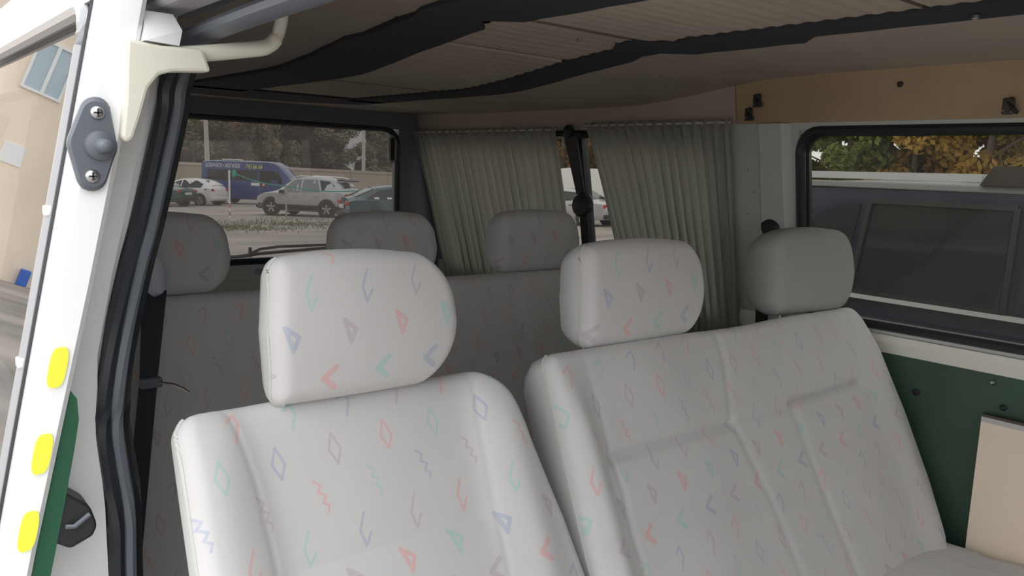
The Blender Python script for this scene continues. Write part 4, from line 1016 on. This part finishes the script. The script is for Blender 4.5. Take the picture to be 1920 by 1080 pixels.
# white hatchback, tail towards us
HB = [(-1.98, .45, .80, .84, .62, .5), (-1.92, .32, .92, 1.0, .80, .58), (-1.78, .26, .98, 1.20, .84, .56), (-1.35, .22, .96, 1.42, .86, .55), (-.5, .2, .93, 1.48, .86, .56), (.15, .2, .92, 1.44, .86, .55), (.55, .2, .9, 1.32, .86, .54), (1.15, .2, .9, .98, .84, .6), (1.7, .26, .8, .86, .8, .58), (1.95, .36, .62, .7, .68, .45)]
def hatch_extra(lampz=.86, lm='redlamp'):
    def f(root, at_, ysurf, onside):
        for sg in (-1, 1):
            onside([(-1.90, lampz - .05), (-1.52, lampz + .05), (-1.60, lampz + .12), (-1.93, lampz + .10)], sg, .012, .03).build('tail_lamp', M[lm], root)
            MB().prism([(-1.97, sg * .50, lampz - .05), (-1.97, sg * .76, lampz - .02), (-1.95, sg * .78, lampz + .10), (-1.95, sg * .60, lampz + .10)], [(-1.84, sg * .50, lampz - .05), (-1.84, sg * .76, lampz - .02), (-1.80, sg * .78, lampz + .10), (-1.80, sg * .60, lampz + .10)]).build('tail_lamp', M[lm], root)
            lampbox(root, 'head_lamp', 'lamp', 1.6, 1.88, sg * .62 - .12, sg * .62 + .12, .64, .76)
            for xd in (-.15, .85): onside([(xd, .35), (xd + .01, .35), (xd + .01, .92), (xd, .92)], sg, .004, .01).build('door_gap', M['cladding'], root)
            MB().box(.72, .88, sg * .96 - .07, sg * .96 + .07, .92, 1.04, .03).build('wing_mirror', M['cladding'], root, True)
        MB().box(-2.0, -1.96, -.26, .26, .60, .71).build('number_plate', M['plate'], root)
        MB().box(-2.02, -1.9, -.72, .72, .36, .50, .03).build('bumper', M['cladding'] if lm == 'x' else M['plate'], root, True)
    return f
PH = [([(-.08, .97), (-.08, 1.38), (-.95, 1.37), (-1.38, 1.20), (-1.30, 1.0)], 'carglass'), ([(.85, .94), (.45, 1.26), (.0, 1.38), (.0, .97)], 'carglass')]
car('hatchback_car', 'white hatchback with red tail lamp parked left of the blue minibus', 'car', (15.1, 46.4, gz(0, 46.4)), math.radians(127), 'carwhite', HB, PH, [(-1.84, -1.40, .9, .9, 'rear_window', 'carglass'), (.6, 1.08, .92, .92, 'windscreen', 'carglass')], (1.2, -1.25), hatch_extra(), .31, spokes=7)

# saloons
SB = [(-2.2, .45, .80, .86, .66, .5), (-2.12, .32, .90, .97, .82, .62), (-1.55, .26, .95, 1.02, .86, .66), (-1.40, .24, .95, 1.06, .86, .62), (-.75, .22, .93, 1.38, .87, .54), (-.1, .2, .92, 1.42, .87, .55), (.35, .2, .9, 1.34, .87, .54), (1.0, .2, .9, .97, .85, .62), (1.75, .26, .80, .86, .80, .58), (2.1, .36, .62, .7, .68, .45)]
PSB = [([(-.12, .96), (-.12, 1.33), (-.66, 1.31), (-1.12, 1.02), (-1.1, .98)], 'carglass'), ([(.82, .94), (.36, 1.27), (-.05, 1.33), (-.05, .96)], 'carglass')]
def saloon_extra(root, at_, ysurf, onside):
    for sg in (-1, 1):
        lampbox(root, 'tail_lamp', 'redlamp', -2.19, -2.0, sg * .58 - .20, sg * .58 + .20, .76, .90)
        lampbox(root, 'head_lamp', 'lamp', 1.85, 2.06, sg * .58 - .14, sg * .58 + .14, .62, .74)
        for xd in (-.9, .0, .88): onside([(xd, .35), (xd + .01, .35), (xd + .01, .92), (xd, .92)], sg, .004, .01).build('door_gap', M['cladding'], root)
        for xd in (-.75, .1): onside([(xd, .80), (xd + .18, .80), (xd + .18, .83), (xd, .83)], sg, .02, .02).build('door_handle', M['cladding'], root)
    MB().box(-2.23, -2.17, -.26, .26, .66, .78).build('number_plate', M['plate'], root)
    MB().box(-2.24, -2.08, -.74, .74, .36, .52, .03).build('bumper', M['cladding'], root, True)
car('saloon_car', 'dark green saloon showing its tail beside the white hatchback', 'car', (12.75, 45.0, gz(0, 45.0)), math.radians(125), 'cargreen', SB, PSB, [(-1.38, -.82, .9, .9, 'rear_window', 'lightglass'), (.4, .95, .92, .92, 'windscreen', 'carglass')], (1.25, -1.3), saloon_extra, .31, spokes=7)
FB = [(-2.15, .45, .80, .86, .66, .5), (-2.10, .32, .90, .98, .82, .64), (-1.92, .26, .95, 1.03, .86, .64), (-1.20, .22, .95, 1.34, .87, .56), (-.6, .22, .93, 1.42, .87, .55), (-.1, .2, .92, 1.43, .87, .55), (.35, .2, .9, 1.34, .87, .54), (1.0, .2, .9, .97, .85, .62), (1.75, .26, .80, .86, .80, .58), (2.1, .36, .62, .7, .68, .45)]
PFB = [([(-.60, .96), (-.56, 1.34), (-1.08, 1.27), (-1.55, 1.02), (-1.5, .98)], 'carglass'), ([(.82, .94), (.36, 1.27), (-.05, 1.34), (-.48, 1.35), (-.50, .96)], 'carglass')]
def teal_extra(root, at_, ysurf, onside):
    saloon_extra(root, at_, ysurf, onside)
    for (x_, w_) in ((-1.30, .15), (-.88, .20)): onside([(x_, 1.0), (x_ + w_, 1.0), (x_ + w_, 1.05), (x_, 1.05)], -1, .014, .006).build('window_sticker', M['sticker'], root)
car('saloon_car', 'dark teal fastback car at the right edge of the rear window', 'car', (14.75, 23.3, gz(0, 23.3)), math.radians(-17), 'carteal', FB, PFB, [(-1.86, -1.26, .9, .9, 'rear_window', 'carglass'), (.4, .95, .92, .92, 'windscreen', 'lightglass')], (1.25, -1.3), teal_extra, .31, spokes=7)
car('estate_car', 'white car mostly hidden at the left edge of the rear window', 'car', (10.6, 42.9, gz(0, 42.9)), math.radians(125), 'carwhite', HB, PH, [(-1.84, -1.40, .9, .9, 'rear_window', 'carglass'), (.6, 1.08, .92, .92, 'windscreen', 'carglass')], (1.2, -1.25), hatch_extra(), .31, spokes=7)
# seen between the curtains
car('delivery_van', 'white van glimpsed between the curtains behind the belt strap', 'van', (36.0, 34.5, gz(0, 34.5)), math.radians(-44), 'carwhite', BS, PB[:1], [(1.70, 2.42, .92, .92, 'windscreen', 'carglass')], (1.85, -1.75), None, .34, spokes=8)
car('saloon_car', 'dark car glimpsed low between the curtains in front of the white van', 'car', (22.6, 23.6, gz(0, 23.6)), math.radians(100), 'carsilver', SB, PSB, [(-1.38, -.82, .9, .9, 'rear_window', 'carglass'), (.4, .95, .92, .92, 'windscreen', 'carglass')], (1.25, -1.3), saloon_extra, .31, spokes=7)

# big dark blue off-roader right outside the side window
SU = [(-2.30, .5, 1.0, 1.06, .80, .66), (-2.22, .42, 1.17, 1.30, .92, .70), (-2.05, .38, 1.19, 1.58, .95, .80), (-1.85, .36, 1.18, 1.598, .96, .86), (-1.0, .34, 1.175, 1.605, .965, .87), (0, .33, 1.165, 1.60, .965, .87), (.45, .33, 1.16, 1.54, .96, .83), (1.15, .34, 1.14, 1.22, .95, .78), (1.3, .36, 1.1, 1.16, .94, .80), (2.1, .42, 1.0, 1.06, .90, .74), (2.35, .5, .8, .88, .82, .6)]
def suv_extra(root, at_, ysurf, onside):
    for sg in (-1, 1):
        MB().prism([(-2.0, sg * .835, 1.608), (-2.0, sg * .875, 1.608), (-2.0, sg * .875, 1.634), (-2.0, sg * .835, 1.634)], [(-1.20, sg * .835, 1.612), (-1.20, sg * .875, 1.612), (-1.20, sg * .875, 1.640), (-1.20, sg * .835, 1.640)]).build('roof_rail', M['carwhite'], root)
        MB().prism([(-1.20, sg * .845, 1.60), (-1.20, sg * .895, 1.60), (-1.16, sg * .895, 1.668), (-1.16, sg * .845, 1.668)], [(-.2, sg * .845, 1.60), (-.2, sg * .895, 1.60), (-.24, sg * .895, 1.652), (-.24, sg * .845, 1.652)]).build('rail_foot', M['dkmetal'], root)
        MB().box(-2.0, .4, sg * .865 - .012, sg * .865 + .012, 1.575, 1.60, .004).build('drip_rail', M['trimgrey'], root)
        cs = MB()
        for k in range(18):
            xa_ = -1.95 + k * .165; xb_ = xa_ + .165; q = onside([(xa_, 1.157 - .0045 * k / 6), (xb_, 1.157 - .0045 * (k + 1) / 6), (xb_, 1.174 - .0045 * (k + 1) / 6), (xa_, 1.174 - .0045 * k / 6)], sg, .018, .02)
            cs.add(q.v, q.f)
        cs.build('chrome_strip', M['carwhite'], root)
        onside([(-.955, .45), (-.945, .45), (-.945, 1.54), (-.955, 1.54)], sg, .006, .012).build('door_gap', M['blackp'], root)
        onside([(-1.70, .60), (-1.69, .60), (-1.60, 1.15), (-1.61, 1.15)], sg, .004, .010).build('door_gap', M['blackp'], root)
        fr1 = [(-1.60, 1.178), (-1.055, 1.172), (-1.07, 1.528), (-1.585, 1.528)]
        for a_, b_ in zip(fr1, fr1[1:] + fr1[:1]):
            dx, dz_ = b_[0] - a_[0], b_[1] - a_[1]; ln = math.hypot(dx, dz_); nx_, nz_ = -dz_ / ln * .010, dx / ln * .010
            onside([(a_[0] - nx_, a_[1] - nz_), (b_[0] - nx_, b_[1] - nz_), (b_[0] + nx_, b_[1] + nz_), (a_[0] + nx_, a_[1] + nz_)], sg, .016, .02).build('window_surround', M['blackp'], root)
        onside([(-1.02, 1.18), (-.96, 1.18), (-.96, 1.54), (-1.02, 1.54)], sg, .010, .012).build('pillar_cover', M['blackp'], root)
        lampbox(root, 'tail_lamp', 'redlamp', -2.28, -2.05, sg * .84 - .06, sg * .84 + .06, 1.0, 1.4)
        lampbox(root, 'head_lamp', 'lamp', 2.1, 2.3, sg * .66 - .14, sg * .66 + .14, .78, .94)
        onside([(-1.25, 1.02), (-1.06, 1.02), (-1.06, 1.05), (-1.25, 1.05)], sg, .03, .03).build('door_handle', M['carnavy'], root)
    MB().box(-2.4, -2.2, -.8, .8, .48, .66, .04).build('bumper', M['cladding'], root, True)
PU = [([(-1.58, 1.185), (-1.07, 1.18), (-1.085, 1.515), (-1.565, 1.515)], 'carglass'), ([(-1.90, 1.19), (-1.64, 1.188), (-1.625, 1.515), (-1.70, 1.515), (-1.80, 1.46)], 'carglass'), ([(-.92, 1.18), (.55, 1.175), (.25, 1.49), (-.92, 1.515)], 'carglass')]
car('offroad_car', 'dark navy off-roader with pale roof rail parked right outside the side window', 'car', (3.96, -.05, 0), math.radians(-90), 'carnavy', SU, PU, [(.5, 1.1, .92, .92, 'windscreen', 'carglass'), (-2.2, -2.06, .85, .85, 'rear_window', 'carglass')], (1.4, -1.4), suv_extra, .38, spokes=6, shoulder=(.012, .975))
